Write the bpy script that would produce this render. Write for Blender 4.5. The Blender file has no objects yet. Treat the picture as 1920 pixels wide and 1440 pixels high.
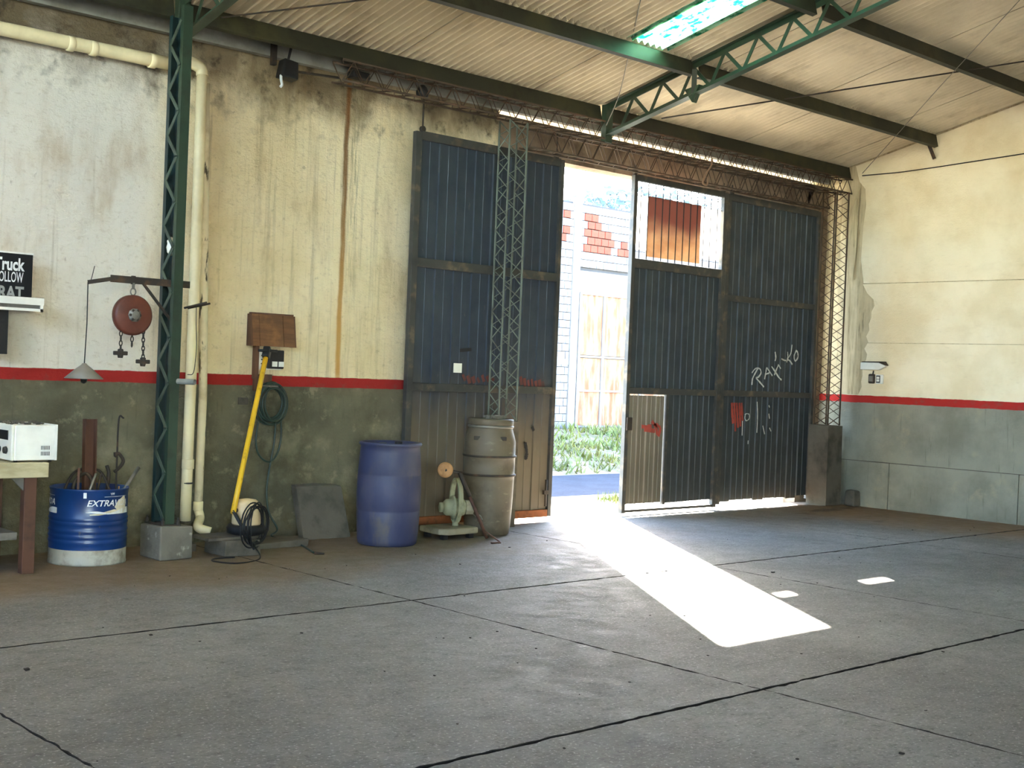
import bpy, bmesh, math, random
from mathutils import Vector, Matrix
random.seed(7)
scene = bpy.context.scene
col = scene.collection

# ------------------------------------------------------------------ camera
F_PX, YAW, PITCH, ROLL, EYE = 2402.0, math.radians(42.711), math.radians(-.4956), math.radians(-2.2914), 1.5
_f = Vector((math.sin(YAW)*math.cos(PITCH), math.cos(YAW)*math.cos(PITCH), math.sin(PITCH)))
_r = Vector((math.cos(YAW), -math.sin(YAW), 0)); _u = _r.cross(_f)
CR = math.cos(ROLL)*_r - math.sin(ROLL)*_u
CU = math.sin(ROLL)*_r + math.cos(ROLL)*_u
CAM = Vector((0, 0, EYE))
cd = bpy.data.cameras.new('camera'); cam = bpy.data.objects.new('camera', cd); col.objects.link(cam)
cd.sensor_fit = 'HORIZONTAL'; cd.sensor_width = 36; cd.lens = F_PX/1920*36
cd.clip_start = .05; cd.clip_end = 600
m3 = Matrix((CR, CU, -_f)).transposed()
cam.matrix_world = Matrix.Translation(CAM) @ m3.to_4x4()
scene.camera = cam

def at(x, y, ax, val):
    """point where the sight line of photo pixel x,y meets the plane  axis = val"""
    d = _f*F_PX + CR*(x-960) - CU*(y-720)
    return CAM + d*((val-CAM[ax])/d[ax])
RS = .242
def roofz(y): return 4.376 + RS*(8.836-y)
def at_roof(x, y, off=0):
    d = _f*F_PX + CR*(x-960) - CU*(y-720)
    n = Vector((0, RS, 1)); return CAM + d*((4.376+RS*8.836-off-n.dot(CAM))/n.dot(d))

# ------------------------------------------------------------------ light
def srgb(r, g, b):
    f = lambda c: c/12.92 if c <= .04045 else ((c+.055)/1.055)**2.4
    return (f(r/255), f(g/255), f(b/255), 1)
world = bpy.data.worlds.new('sky'); scene.world = world; world.use_nodes = True
wt = world.node_tree; wt.nodes.clear()
wo = wt.nodes.new('ShaderNodeOutputWorld'); wb = wt.nodes.new('ShaderNodeBackground'); sk = wt.nodes.new('ShaderNodeTexSky')
sk.sky_type = 'NISHITA'; sk.sun_disc = False
SUN_D = Vector((-.571, -.821, -.585)).normalized()       # direction the sunlight travels
sk.sun_elevation = math.asin(-SUN_D.z); sk.sun_rotation = math.atan2(-SUN_D.x, -SUN_D.y)
sk.air_density = 1.0; sk.dust_density = .8; sk.ozone_density = 1.0
wb.inputs['Strength'].default_value = .36
wt.links.new(sk.outputs[0], wb.inputs[0]); wt.links.new(wb.outputs[0], wo.inputs[0])
sd = bpy.data.lights.new('sun', 'SUN'); sd.energy = 12.5; sd.angle = math.radians(.6); sd.color = (1, .92, .78)
so = bpy.data.objects.new('sun', sd); col.objects.link(so)
so.rotation_euler = SUN_D.to_track_quat('-Z', 'Y').to_euler(); so.location = (16, 22, 14)
scene.view_settings.view_transform = 'Standard'; scene.view_settings.look = 'None'
scene.view_settings.gamma = 1; scene.view_settings.use_curve_mapping = False
scene.view_settings.exposure = 4.25
cy = scene.cycles
cy.max_bounces = 10; cy.diffuse_bounces = 8; cy.glossy_bounces = 4; cy.transmission_bounces = 6
cy.caustics_reflective = False; cy.caustics_refractive = False; cy.sample_clamp_indirect = 12

# ------------------------------------------------------------------ material helpers
class NT:
    def __init__(s, name):
        s.m = bpy.data.materials.new(name); s.m.use_nodes = True; s.t = s.m.node_tree; s.t.nodes.clear()
        s.o = s.t.nodes.new('ShaderNodeOutputMaterial')
        g = s.t.nodes.new('ShaderNodeNewGeometry'); s.pos = g.outputs['Position']
        sp = s.t.nodes.new('ShaderNodeSeparateXYZ'); s.t.links.new(s.pos, sp.inputs[0]); s.x, s.y, s.z = sp.outputs
        s.rnd = g.outputs['Random Per Island']
    def L(s, a, b):
        if hasattr(a, 'is_output') or isinstance(a, bpy.types.NodeSocket): s.t.links.new(a, b)
        else: b.default_value = a
    def noise(s, scale, stretch=(1, 1, 1), detail=5, rough=.6, dist=0, off=0):
        mp = s.t.nodes.new('ShaderNodeMapping'); s.L(s.pos, mp.inputs[0]); mp.inputs['Scale'].default_value = stretch
        mp.inputs['Location'].default_value = (off, off*1.7, off*.6)
        n = s.t.nodes.new('ShaderNodeTexNoise'); s.L(mp.outputs[0], n.inputs['Vector'])
        n.inputs['Scale'].default_value = scale; n.inputs['Detail'].default_value = detail
        n.inputs['Roughness'].default_value = rough; n.inputs['Distortion'].default_value = dist
        return n.outputs[0]
    def ramp(s, v, lo, hi, a=0., b=1.):
        n = s.t.nodes.new('ShaderNodeMapRange'); n.clamp = True; n.interpolation_type = 'SMOOTHSTEP'
        s.L(v, n.inputs[0])
        for i, q in enumerate((lo, hi, a, b)): n.inputs[1+i].default_value = q
        return n.outputs[0]
    def math(s, op, a, b=0.):
        n = s.t.nodes.new('ShaderNodeMath'); n.operation = op; s.L(a, n.inputs[0]); s.L(b, n.inputs[1]); return n.outputs[0]
    def mul(s, *v):
        r = v[0]
        for q in v[1:]: r = s.math('MULTIPLY', r, q)
        return r
    def mix(s, f, a, b, mode='MIX'):
        n = s.t.nodes.new('ShaderNodeMix'); n.data_type = 'RGBA'; n.blend_type = mode
        s.L(f, n.inputs[0]); s.L(a, n.inputs[6]); s.L(b, n.inputs[7]); return n.outputs[2]
    def band(s, v, lo, hi, e):
        return s.mul(s.ramp(v, lo-e, lo+e), s.ramp(v, hi-e, hi+e, 1., 0.))
    def bump(s, h, strength, dist=.02):
        n = s.t.nodes.new('ShaderNodeBump'); s.L(h, n.inputs['Height']); n.inputs['Strength'].default_value = strength
        n.inputs['Distance'].default_value = dist; return n.outputs[0]
    def bsdf(s, colr, rough=.8, metal=0, normal=None, spec=.4):
        p = s.t.nodes.new('ShaderNodeBsdfPrincipled'); s.L(colr, p.inputs['Base Color']); s.L(rough, p.inputs['Roughness'])
        s.L(metal, p.inputs['Metallic']); p.inputs['Specular IOR Level'].default_value = spec
        if normal is not None: s.L(normal, p.inputs['Normal'])
        s.L(p.outputs[0], s.o.inputs[0]); return s.m
MATS = {}
def mat(name, c, layers=(), rough=.75, metal=0, bump=0, bscale=40, bstretch=(1, 1, 1), spec=.4, vary=.12, bdist=.01):
    """base colour + noise layers (colour, scale, stretch, lo, hi, amount)"""
    t = NT(name); b = c if len(c) == 4 else srgb(*c)
    o = t.mix(t.ramp(t.noise(3.1, off=3), .3, .7, 0, 1), [q*(1-vary) for q in b[:3]]+[1], [min(1, q*(1+vary)) for q in b[:3]]+[1])
    for i, (lc, sc, st, lo, hi, am) in enumerate(layers):
        o = t.mix(t.mul(t.ramp(t.noise(sc, st, off=i*5.3+1), lo, hi), am), o, srgb(*lc))
    nm = t.bump(t.noise(bscale, bstretch, off=9), bump, bdist) if bump else None
    MATS[name] = t.bsdf(o, rough, metal, nm, spec); return MATS[name]

# ------------------------------------------------------------------ mesh helpers
ORG = {}
class MB:
    def __init__(s): s.v = []; s.f = []; s.sm = []
    def add(s, vs, fs, smooth=False):
        k = len(s.v); s.v += [Vector(q) for q in vs]
        s.f += [tuple(i+k for i in f) for f in fs]; s.sm += [smooth]*len(fs); return s
    def box(s, a, b, jit=0):
        (x0, y0, z0), (x1, y1, z1) = a, b
        vs = [(x, y, z) for z in (z0, z1) for y in (y0, y1) for x in (x0, x1)]
        if jit: vs = [(x+random.uniform(-jit, jit), y+random.uniform(-jit, jit), z+random.uniform(-jit, jit)) for x, y, z in vs]
        return s.add(vs, [(0, 2, 3, 1), (4, 5, 7, 6), (0, 1, 5, 4), (2, 6, 7, 3), (0, 4, 6, 2), (1, 3, 7, 5)])
    def bar(s, p0, p1, w, h, up=(0, 0, 1)):
        p0, p1 = Vector(p0), Vector(p1); d = (p1-p0).normalized(); up = Vector(up)
        if abs(d.dot(up)) > .98: up = Vector((0, 1, 0)) if abs(d.y) < .9 else Vector((1, 0, 0))
        sx = d.cross(up).normalized(); sy = sx.cross(d).normalized()
        vs = [p+sx*a*w/2+sy*b*h/2 for p in (p0, p1) for a, b in ((-1, -1), (1, -1), (1, 1), (-1, 1))]
        return s.add(vs, [(3, 2, 1, 0), (4, 5, 6, 7), (0, 1, 5, 4), (1, 2, 6, 5), (2, 3, 7, 6), (3, 0, 4, 7)])
    def section(s, prof, p0, p1, up=(0, 0, 1)):
        """sweep a closed 2-D profile (side, up) from p0 to p1"""
        p0, p1 = Vector(p0), Vector(p1); d = (p1-p0).normalized(); up = Vector(up)
        sx = d.cross(up).normalized(); sy = sx.cross(d).normalized(); n = len(prof)
        vs = [p+sx*a+sy*b for p in (p0, p1) for a, b in prof]
        fs = [(i, (i+1) % n, n+(i+1) % n, n+i) for i in range(n)] + [tuple(range(n-1, -1, -1)), tuple(range(n, 2*n))]
        return s.add(vs, fs)
    def tube(s, pts, r, seg=8, closed=False, cap=True):
        pts = [Vector(p) for p in pts]
        if not isinstance(r, (list, tuple)) and not closed:      # keep facets short
            q = [pts[0]]
            for a, b in zip(pts, pts[1:]):
                k = max(1, math.ceil((b-a).length/.4)); q += [a.lerp(b, i/k) for i in range(1, k+1)]
            pts = q
        n = len(pts); rr = r if isinstance(r, (list, tuple)) else [r]*n
        t0 = (pts[1]-pts[0]).normalized(); nx = t0.orthogonal().normalized(); vs = []
        for i, p in enumerate(pts):
            a = pts[i-1] if (i > 0 or closed) else p; b = pts[(i+1) % n] if (i < n-1 or closed) else p
            t = (b-a).normalized(); nx = (nx-t*nx.dot(t)).normalized(); ny = t.cross(nx)
            vs += [p+(nx*math.cos(2*math.pi*k/seg)+ny*math.sin(2*math.pi*k/seg))*rr[i] for k in range(seg)]
        fs = [(i*seg+k, i*seg+(k+1) % seg, ((i+1) % n)*seg+(k+1) % seg, ((i+1) % n)*seg+k) for i in range(n if closed else n-1) for k in range(seg)]
        s.add(vs, fs, True)
        if cap and not closed:
            k0 = len(s.v)-n*seg
            s.f += [tuple(k0+k for k in range(seg-1, -1, -1)), tuple(k0+(n-1)*seg+k for k in range(seg))]; s.sm += [False]*2
        return s
    def lathe(s, prof, c=(0, 0, 0), seg=40, axis='z', smooth=True, M=None):
        c = Vector(c); vs = []
        for r, h in prof:
            for k in range(seg):
                a = 2*math.pi*k/seg; q = Vector((r*math.cos(a), r*math.sin(a), h))
                if axis == 'y': q = Vector((q.x, h, q.y))
                if axis == 'x': q = Vector((h, q.x, q.y))
                if M is not None: q = M @ q
                vs.append(c+q)
        n = len(prof)
        fs = [(i*seg+k, i*seg+(k+1) % seg, (i+1)*seg+(k+1) % seg, (i+1)*seg+k) for i in range(n-1) for k in range(seg)]
        s.add(vs, fs, smooth); k0 = len(s.v)-n*seg
        s.f += [tuple(k0+k for k in range(seg-1, -1, -1)), tuple(k0+(n-1)*seg+k for k in range(seg))]; s.sm += [False]*2
        return s
    def prism(s, poly, off):
        """poly: 3-D points of one face, extruded by off"""
        off = Vector(off); n = len(poly); vs = [Vector(p) for p in poly]+[Vector(p)+off for p in poly]
        return s.add(vs, [tuple(range(n-1, -1, -1)), tuple(range(n, 2*n))]+[(i, (i+1) % n, n+(i+1) % n, n+i) for i in range(n)])
    def mesh(s, name, org=Vector()):
        me = bpy.data.meshes.new(name); me.from_pydata([tuple(q-org) for q in s.v], [], s.f)
        me.polygons.foreach_set('use_smooth', s.sm); me.update()
        bm = bmesh.new(); bm.from_mesh(me); bmesh.ops.recalc_face_normals(bm, faces=bm.faces); bm.to_mesh(me); bm.free()
        return me
    def build(s, name, m, parent=None, org=None, bevel=0):
        if parent is not None: org = ORG[parent.name]
        elif org is None:
            lo = [min(q[i] for q in s.v) for i in range(3)]; hi = [max(q[i] for q in s.v) for i in range(3)]
            org = Vector(((lo[0]+hi[0])/2, (lo[1]+hi[1])/2, lo[2]))
        org = Vector(org); o = bpy.data.objects.new(name, s.mesh(name, org)); col.objects.link(o)
        o.data.materials.append(m if not isinstance(m, str) else MATS[m]); ORG[o.name] = org
        if parent is not None: o.parent = parent
        else: o.location = org
        if bevel:
            b = o.modifiers.new('bevel', 'BEVEL'); b.width = bevel; b.segments = 2; b.limit_method = 'ANGLE'
        return o
def inst(name, me, loc, parent):
    """another child sharing mesh data (loc = world place of the mesh origin)"""
    o = bpy.data.objects.new(name, me); col.objects.link(o); o.parent = parent
    o.location = Vector(loc)-ORG[parent.name]; ORG[o.name] = ORG[parent.name]; return o
def empty(name, loc):
    o = bpy.data.objects.new(name, None); col.objects.link(o); o.location = loc; o.empty_display_size = .1
    ORG[o.name] = Vector(loc); return o
def tag(o, label, cat, group=None, kind=None):
    o['label'] = label
    if cat: o['category'] = cat
    if group: o['group'] = group
    if kind: o['kind'] = kind
    return o
def struct(o, label=None):
    o['kind'] = 'structure'
    if label: o['label'] = label
    return o
def lerp(a, b, t): return a+(b-a)*t
def spline(pts, n=8):
    """Catmull-Rom through points"""
    P = [Vector(p) for p in pts]; P = [P[0]*2-P[1]]+P+[P[-1]*2-P[-2]]; out = []
    for i in range(1, len(P)-2):
        for k in range(n):
            t = k/n; a, b, c, d = P[i-1:i+3]
            out.append(.5*((2*b)+(c-a)*t+(2*a-5*b+4*c-d)*t*t+(3*b-a-3*c+d)*t**3))
    return out+[P[-2]]
def sag(a, b, drop, n=14):
    a, b = Vector(a), Vector(b); return [a.lerp(b, i/n)-Vector((0, 0, drop*4*(i/n)*(1-i/n))) for i in range(n+1)]
def text_geo(txt, size, bold=0, shear=0, align='LEFT'):
    cu = bpy.data.curves.new('lettering', 'FONT'); cu.body = txt; cu.size = size; cu.offset = bold; cu.shear = shear; cu.align_x = align
    cu.resolution_u = 3
    o = bpy.data.objects.new('lettering', cu); col.objects.link(o)
    dg = bpy.context.evaluated_depsgraph_get(); me = bpy.data.meshes.new_from_object(o.evaluated_get(dg))
    vs = [v.co.copy() for v in me.vertices]; fs = [tuple(p.vertices) for p in me.polygons]
    bpy.data.objects.remove(o); bpy.data.curves.remove(cu); bpy.data.meshes.remove(me)
    return vs, fs

# ------------------------------------------------------------------ materials
def wall_material(name, cream, right=False):
    t = NT(name)
    c = t.mix(t.ramp(t.noise(1.3, off=2), .35, .68), srgb(*cream), srgb(cream[0]-16, cream[1]-20, cream[2]-26))
    if not right:
        c = t.mix(t.mul(t.ramp(t.x, 4.6, 5.1, 1., 0.), .75), c, srgb(228, 225, 220))          # cooler light left of the column, put into the wall colour
        c = t.mix(t.mul(t.ramp(t.noise(2.2, (1.6, 1.6, .55), off=6), .50, .78), .55), c, srgb(168, 138, 92))
        c = t.mix(t.mul(t.ramp(t.noise(5.5, (4, 4, .16), off=12), .56, .8), .38), c, srgb(140, 120, 86))
        c = t.mix(t.mul(t.ramp(t.noise(17, (1, 1, .8), off=15, detail=8), .6, .78), .5), c, srgb(120, 100, 70))
        zn0 = t.math('ADD', t.z, t.mul(t.math('SUBTRACT', t.noise(5, off=62, detail=6), .5), .12))
        # mildew creeping down from the wall head
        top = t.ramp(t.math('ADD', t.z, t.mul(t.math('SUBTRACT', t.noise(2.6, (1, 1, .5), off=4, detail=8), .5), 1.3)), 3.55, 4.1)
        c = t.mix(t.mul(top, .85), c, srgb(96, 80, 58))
        c = t.mix(t.mul(t.ramp(zn0, 3.80, 3.92), t.ramp(t.x, 4.7, 4.9, 1., 0.), t.ramp(t.noise(4, (1, 1, 2), off=61, detail=8), .3, .6, .55, 1.)), c, srgb(112, 98, 76))
        c = t.mix(t.mul(t.ramp(t.noise(11, (1.2, 1.2, 2.2), off=71, detail=10, rough=.75), .52, .7), .34), c, srgb(164, 142, 104))
        c = t.mix(t.mul(t.ramp(t.noise(3.2, (5, 5, .2), off=77, detail=8), .5, .66), t.band(t.x, 5.6, 7.3, .4), .3), c, srgb(138, 116, 80))
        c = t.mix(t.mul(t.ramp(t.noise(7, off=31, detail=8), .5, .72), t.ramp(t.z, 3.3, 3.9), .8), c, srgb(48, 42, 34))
        # rust run below the truss end
        wob = t.math('ADD', t.x, t.mul(t.math('SUBTRACT', t.noise(1.2, (0, 0, 1), off=7), .5), .05))
        rust = t.mul(t.band(wob, 6.615, 6.665, .014), t.ramp(t.z, 1.30, 1.45), t.ramp(t.noise(9, (6, 6, .3), off=8), .2, .5, .55, 1.))
        c = t.mix(t.mul(rust, .9), c, t.mix(t.ramp(t.z, 1.6, 3.4), srgb(205, 150, 70), srgb(120, 78, 36)))
        c = t.mix(t.mul(t.band(wob, 6.70, 6.79, .04), t.ramp(t.z, 1.6, 3.2), t.ramp(t.noise(13, (7, 7, .3), off=18), .45, .6), .5), c, srgb(104, 104, 66))
    else:
        c = t.mix(t.mul(t.ramp(t.noise(2.2, (.6, .6, 1.5), off=6), .52, .8), .3), c, srgb(198, 176, 136))
        c = t.mix(t.mul(t.ramp(t.noise(16, (.5, .5, 3), off=12), .58, .8), .22), c, srgb(176, 160, 128))
    zn = t.math('ADD', t.z, t.mul(t.math('SUBTRACT', t.noise(6, off=22), .5), .02))
    # grey-green dado
    g = t.mix(t.ramp(t.noise(1.7, off=14), .35, .7), *((srgb(140, 139, 126), srgb(118, 117, 104)) if right else (srgb(116, 111, 90), srgb(88, 85, 68))))
    g = t.mix(t.mul(t.ramp(t.noise(4.5, off=19, detail=8), .55, .75), .7), g, srgb(152, 146, 124) if right else srgb(132, 124, 98))
    g = t.mix(t.mul(t.ramp(t.noise(9, (3, 3, .3), off=29), .58, .8), .45), g, srgb(64, 62, 50))
    if not right:
        g = t.mix(t.mul(t.ramp(t.noise(1.5, off=83, detail=7), .5, .66), .75), g, srgb(150, 144, 118))
        g = t.mix(t.mul(t.ramp(t.noise(7, off=87, detail=9, rough=.7), .54, .68), .55), g, srgb(160, 150, 122))
        g = t.mix(t.mul(t.ramp(t.noise(2.6, off=44, detail=8), .46, .66), t.ramp(t.z, 1.2, .2), .75), g, srgb(92, 84, 58))
    stripe = t.mix(t.mul(t.ramp(t.noise(8, off=25, detail=7), .56, .74), .55), srgb(164, 42, 38), srgb(120, 76, 64))
    c = t.mix(t.ramp(zn, 1.392, 1.398, 1., 0.), c, stripe)
    c = t.mix(t.ramp(zn, 1.300, 1.308, 1., 0.), c, g)
    h = t.math('ADD', t.mul(t.noise(14, (1, 1, 1.8), off=5, detail=9, rough=.7), 1.), t.mul(t.noise(55, off=8), .5))
    return t.bsdf(c, .88, 0, t.bump(h, .35 if right else .9, .03), .25)
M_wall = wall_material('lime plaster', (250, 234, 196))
M_wallr = wall_material('painted panel plaster', (240, 228, 200), True)

def floor_material():
    t = NT('concrete floor')
    c = t.mix(t.ramp(t.noise(.9, off=3), .3, .7), srgb(120, 119, 117), srgb(98, 97, 94))
    c = t.mix(t.mul(t.ramp(t.noise(6, (1, 2.2, 1), off=6, detail=9), .48, .72), .5), c, srgb(84, 84, 82))
    c = t.mix(t.mul(t.ramp(t.noise(34, off=16, detail=6), .53, .72), .6), c, srgb(62, 62, 60))
    c = t.mix(t.mul(t.ramp(t.noise(22, (1, 2.6, 1), off=46, detail=10, rough=.75), .5, .66), .55), c, srgb(66, 66, 64))
    c = t.mix(t.mul(t.ramp(t.noise(60, off=26, detail=4), .55, .7), .6), c, srgb(176, 176, 172))
    # earth tracked along the walls
    yn = t.math('ADD', t.y, t.mul(t.math('SUBTRACT', t.noise(.8, off=9, detail=6), .5), 2.2))
    c = t.mix(t.mul(t.ramp(yn, 7.2, 8.5), t.ramp(t.x, 5.5, 9.5, .85, .35), .9), c, srgb(116, 98, 74))
    xn = t.math('ADD', t.x, t.mul(t.math('SUBTRACT', t.noise(.9, off=39, detail=6), .5), 1.6))
    c = t.mix(t.mul(t.ramp(xn, 12.2, 13.4), .85), c, srgb(116, 94, 68))
    c = t.mix(t.mul(t.ramp(t.noise(1.1, (1, 2.2, 1), off=51, detail=7), .58, .68), t.ramp(xn, 11.6, 12.6), t.ramp(t.y, 7.0, 8.2), .8), c, srgb(64, 52, 40))
    rg = t.ramp(t.noise(7, off=11, detail=8), .3, .75, .66, .9)
    h = t.math('ADD', t.noise(30, off=2, detail=9), t.mul(t.noise(4, off=7), 2.))
    return t.bsdf(c, rg, 0, t.bump(h, .5, .012), .32)
M_floor = floor_material()
mat('dirt joint', (30, 27, 23), bump=.4, rough=.95)
def roof_material():
    t = NT('weathered roof sheet')
    c = t.mix(t.ramp(t.noise(1.2, off=3), .3, .7), srgb(226, 212, 184), srgb(202, 188, 160))
    c = t.mix(t.mul(t.ramp(t.noise(3.5, (1, .5, 1), off=13, detail=8), .5, .75), .5), c, srgb(140, 122, 92))
    c = t.mix(t.mul(t.ramp(t.rnd, 0, 1), .16), c, srgb(120, 104, 82))
    return t.bsdf(c, .7, 0, t.bump(t.noise(60, off=5), .15, .005), .3)
M_roof = roof_material()
def skylight_material():
    t = NT('green fibreglass')
    n = t.ramp(t.noise(16, (1, .4, 1), off=3, detail=8), .44, .6)
    c = t.mix(n, srgb(190, 232, 214), srgb(48, 140, 108))
    tr = t.t.nodes.new('ShaderNodeBsdfTranslucent'); t.L(c, tr.inputs[0])
    df = t.t.nodes.new('ShaderNodeBsdfDiffuse'); t.L(c, df.inputs[0])
    mx = t.t.nodes.new('ShaderNodeMixShader'); mx.inputs[0].default_value = .25
    t.L(tr.outputs[0], mx.inputs[1]); t.L(df.outputs[0], mx.inputs[2]); t.L(mx.outputs[0], t.o.inputs[0]); return t.m
M_sky = skylight_material()
def backlit(name, c1, c2, zlo=None, zhi=None, c3=None, k=.7):
    t = NT(name); c = t.mix(t.ramp(t.noise(3, (1, 1, 2.2), off=2), .3, .7), srgb(*c1), srgb(*c2))
    if c3: c = t.mix(t.ramp(t.math('ADD', t.z, t.mul(t.math('SUBTRACT', t.noise(3, off=6), .5), .3)), zlo, zhi), c, srgb(*c3))
    tr = t.t.nodes.new('ShaderNodeBsdfTranslucent'); t.L(c, tr.inputs[0]); df = t.t.nodes.new('ShaderNodeBsdfDiffuse'); t.L(c, df.inputs[0])
    mx = t.t.nodes.new('ShaderNodeMixShader'); mx.inputs[0].default_value = 1-k
    t.L(tr.outputs[0], mx.inputs[1]); t.L(df.outputs[0], mx.inputs[2]); t.L(mx.outputs[0], t.o.inputs[0]); return t.m
M_film = backlit('white plastic film', (240, 240, 236), (226, 226, 220))
M_fill = backlit('fill skylight', (242, 236, 218), (226, 220, 200))  # translucent sheet of the skylights added out of view
M_card = backlit('stained brown cardboard', (204, 178, 146), (184, 152, 120), 2.98, 3.3, (140, 96, 86), .16)
def gate_material(name, base, grime, z0, z1, amt):
    t = NT(name)
    c = t.mix(t.ramp(t.noise(1.4, off=3), .3, .7), srgb(*base), srgb(base[0]+9, base[1]+9, base[2]+6))
    c = t.mix(t.mul(t.ramp(t.noise(6, (3, 3, .25), off=7, detail=7), .55, .8), .35), c, srgb(88, 92, 92))
    zz = t.math('ADD', t.z, t.mul(t.math('SUBTRACT', t.noise(2.2, (1, 1, .4), off=17, detail=7), .5), 1.2))
    c = t.mix(t.mul(t.ramp(zz, z1, z0), amt), c, srgb(*grime))
    c = t.mix(t.mul(t.ramp(t.noise(20, (1, 1, .3), off=23, detail=7), .64, .78), .5), c, srgb(120, 112, 98))
    return t.bsdf(c, t.ramp(t.noise(5, off=31), .3, .7, .42, .7), 0, t.bump(t.noise(18, (1, 1, .4), off=3), .12, .01), .4)
M_gateL = gate_material('navy gate paint left', (44, 52, 64), (104, 92, 74), .7, 1.7, .85)
M_gateR = gate_material('navy gate paint right', (46, 54, 62), (62, 62, 58), .4, 1.6, .6)
M_wicket = gate_material('worn wicket paint', (118, 110, 98), (96, 88, 74), .4, 1.2, .6)
mat('gate frame paint', (62, 62, 60), [((112, 98, 78), 7, (1, 1, 1), .5, .72, .7), ((30, 32, 36), 3, (1, 1, 1), .5, .7, .5)], rough=.55)
mat('rusty sill', (142, 84, 50), [((86, 54, 36), 9, (1, 1, 1), .45, .7, .8)], rough=.85)
mat('green steel', (44, 62, 48), [((34, 40, 34), 5, (1, 1, 1), .5, .7, .7), ((92, 86, 66), 11, (1, 1, .4), .62, .8, .6)], rough=.42, spec=.5)
mat('lacing paint', (74, 86, 74), [((44, 50, 44), 6, (1, 1, 1), .45, .7, .8)], rough=.5)
mat('shaded column steel', (22, 44, 46), [((24, 34, 36), 5, (1, 1, .3), .5, .7, .6)], rough=.35, spec=.5)  # column green with bluish reflection and inner shade put into the colour
mat('purlin paint', (44, 46, 36), [((72, 70, 44), 2, (1, 1, 1), .45, .7, .6), ((28, 26, 20), 6, (1, 1, 1), .5, .7, .6)], rough=.6)
mat('rust rod', (72, 60, 48), [((104, 76, 56), 8, (1, 1, 1), .48, .7, .8)], rough=.8)
mat('tower paint', (98, 106, 96), [((70, 66, 56), 6, (1, 1, 1), .45, .7, .8)], rough=.6)
mat('galvanised', (138, 140, 134), [((100, 98, 88), 3, (1, 1, 1), .4, .7, .8)], rough=.6)
mat('concrete block', (112, 106, 95), [((86, 82, 72), 4, (1, 1, 1), .45, .7, .8), ((170, 166, 154), 14, (1, 1, 1), .6, .75, .7)], bump=.7, bscale=20, rough=.92)
mat('dark concrete', (92, 86, 76), [((56, 52, 46), 4, (1, 1, 1), .45, .7, .8)], bump=.6, bscale=22, rough=.92)
mat('lintel concrete', (138, 120, 100), [((92, 76, 62), 3, (1, 1, 1), .45, .7, .8), ((60, 52, 44), 8, (1, 1, .5), .55, .75, .7)], bump=.6, bscale=16, rough=.92)
mat('pilaster plaster', (196, 180, 146), [((146, 130, 98), 4, (4, 4, .25), .45, .7, .8), ((106, 96, 76), 10, (3, 3, .3), .55, .75, .7)], bump=.5, bscale=16, rough=.92)
mat('pvc pipe', (226, 212, 172), [((186, 166, 122), 4, (1, 1, .4), .5, .75, .6)], rough=.45)
mat('peeling pipe', (214, 202, 170), [((40, 34, 26), 10, (1.6, 1.6, .35), .56, .62, .95), ((160, 140, 104), 5, (1, 1, 1), .5, .7, .5)], rough=.6)
mat('black rubber', (26, 26, 28), rough=.6)
mat('black plastic', (30, 30, 32), [((64, 62, 58), 8, (1, 1, 1), .55, .8, .5)], rough=.5)
mat('dark iron', (50, 44, 38), [((92, 66, 46), 10, (1, 1, 1), .5, .72, .7)], rough=.7)
mat('brown iron', (88, 58, 44), [((54, 40, 34), 6, (1, 1, 1), .45, .7, .7)], rough=.7)
mat('grey steel', (122, 118, 110), [((80, 74, 66), 8, (1, 1, 1), .5, .7, .7)], rough=.5, metal=.4)
mat('red disc', (98, 52, 40), [((70, 38, 30), 5, (1, 1, 1), .45, .7, .7)], rough=.5)
mat('white enamel', (226, 226, 220), [((176, 172, 158), 5, (1, 1, 1), .6, .8, .4)], rough=.35)
mat('white plastic', (228, 226, 214), [((190, 182, 160), 6, (1, 1, 1), .55, .8, .5)], rough=.45)
mat('cream housing', (206, 184, 146), [((120, 96, 66), 9, (1, 1, 1), .58, .75, .8)], rough=.55)
mat('bench top', (186, 176, 142), [((146, 132, 96), 3, (1, 1, 3), .45, .7, .7)], rough=.6)
mat('dark wood', (96, 66, 48), [((60, 42, 32), 6, (1, 1, .3), .45, .7, .8)], bump=.3, bscale=30, bstretch=(4, 4, .4))
mat('box wood', (112, 76, 48), [((76, 50, 32), 7, (.3, 1, 3), .4, .7, .8), ((168, 118, 72), 3, (1, 1, 1), .55, .75, .5)], bump=.3, bscale=20, bstretch=(.4, 1, 5), rough=.7)
mat('pale wood', (178, 134, 88), [((126, 86, 52), 9, (1, 1, 1), .45, .7, .7)], rough=.75)
mat('drum blue', (18, 54, 108), [((12, 34, 74), 4, (1, 1, 1), .5, .75, .6), ((120, 112, 92), 12, (1, 1, .5), .66, .76, .7)], rough=.32, spec=.5)
mat('drum white', (166, 164, 154), [((98, 92, 78), 6, (1, 1, 1), .42, .66, .8)], rough=.5)
mat('worn print', (222, 214, 188), [((180, 160, 116), 9, (1, 1, 1), .5, .7, .6)], rough=.6)
mat('print white', (224, 226, 228), rough=.5)
mat('barrel blue', (54, 58, 88), [((88, 86, 98), 2.5, (1, 1, .6), .45, .7, .6), ((44, 48, 82), 6, (1, 1, .3), .55, .75, .5), ((92, 86, 76), 5, (1, 1, .5), .56, .72, .6)], rough=.55)
mat('keg brown', (96, 86, 70), [((64, 57, 46), 4, (1, 1, 1), .45, .7, .7), ((140, 130, 106), 9, (1, 1, 3), .58, .75, .5)], rough=.55)
mat('pump paint', (150, 150, 122), [((96, 96, 76), 8, (1, 1, 1), .48, .7, .7)], rough=.6)
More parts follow.
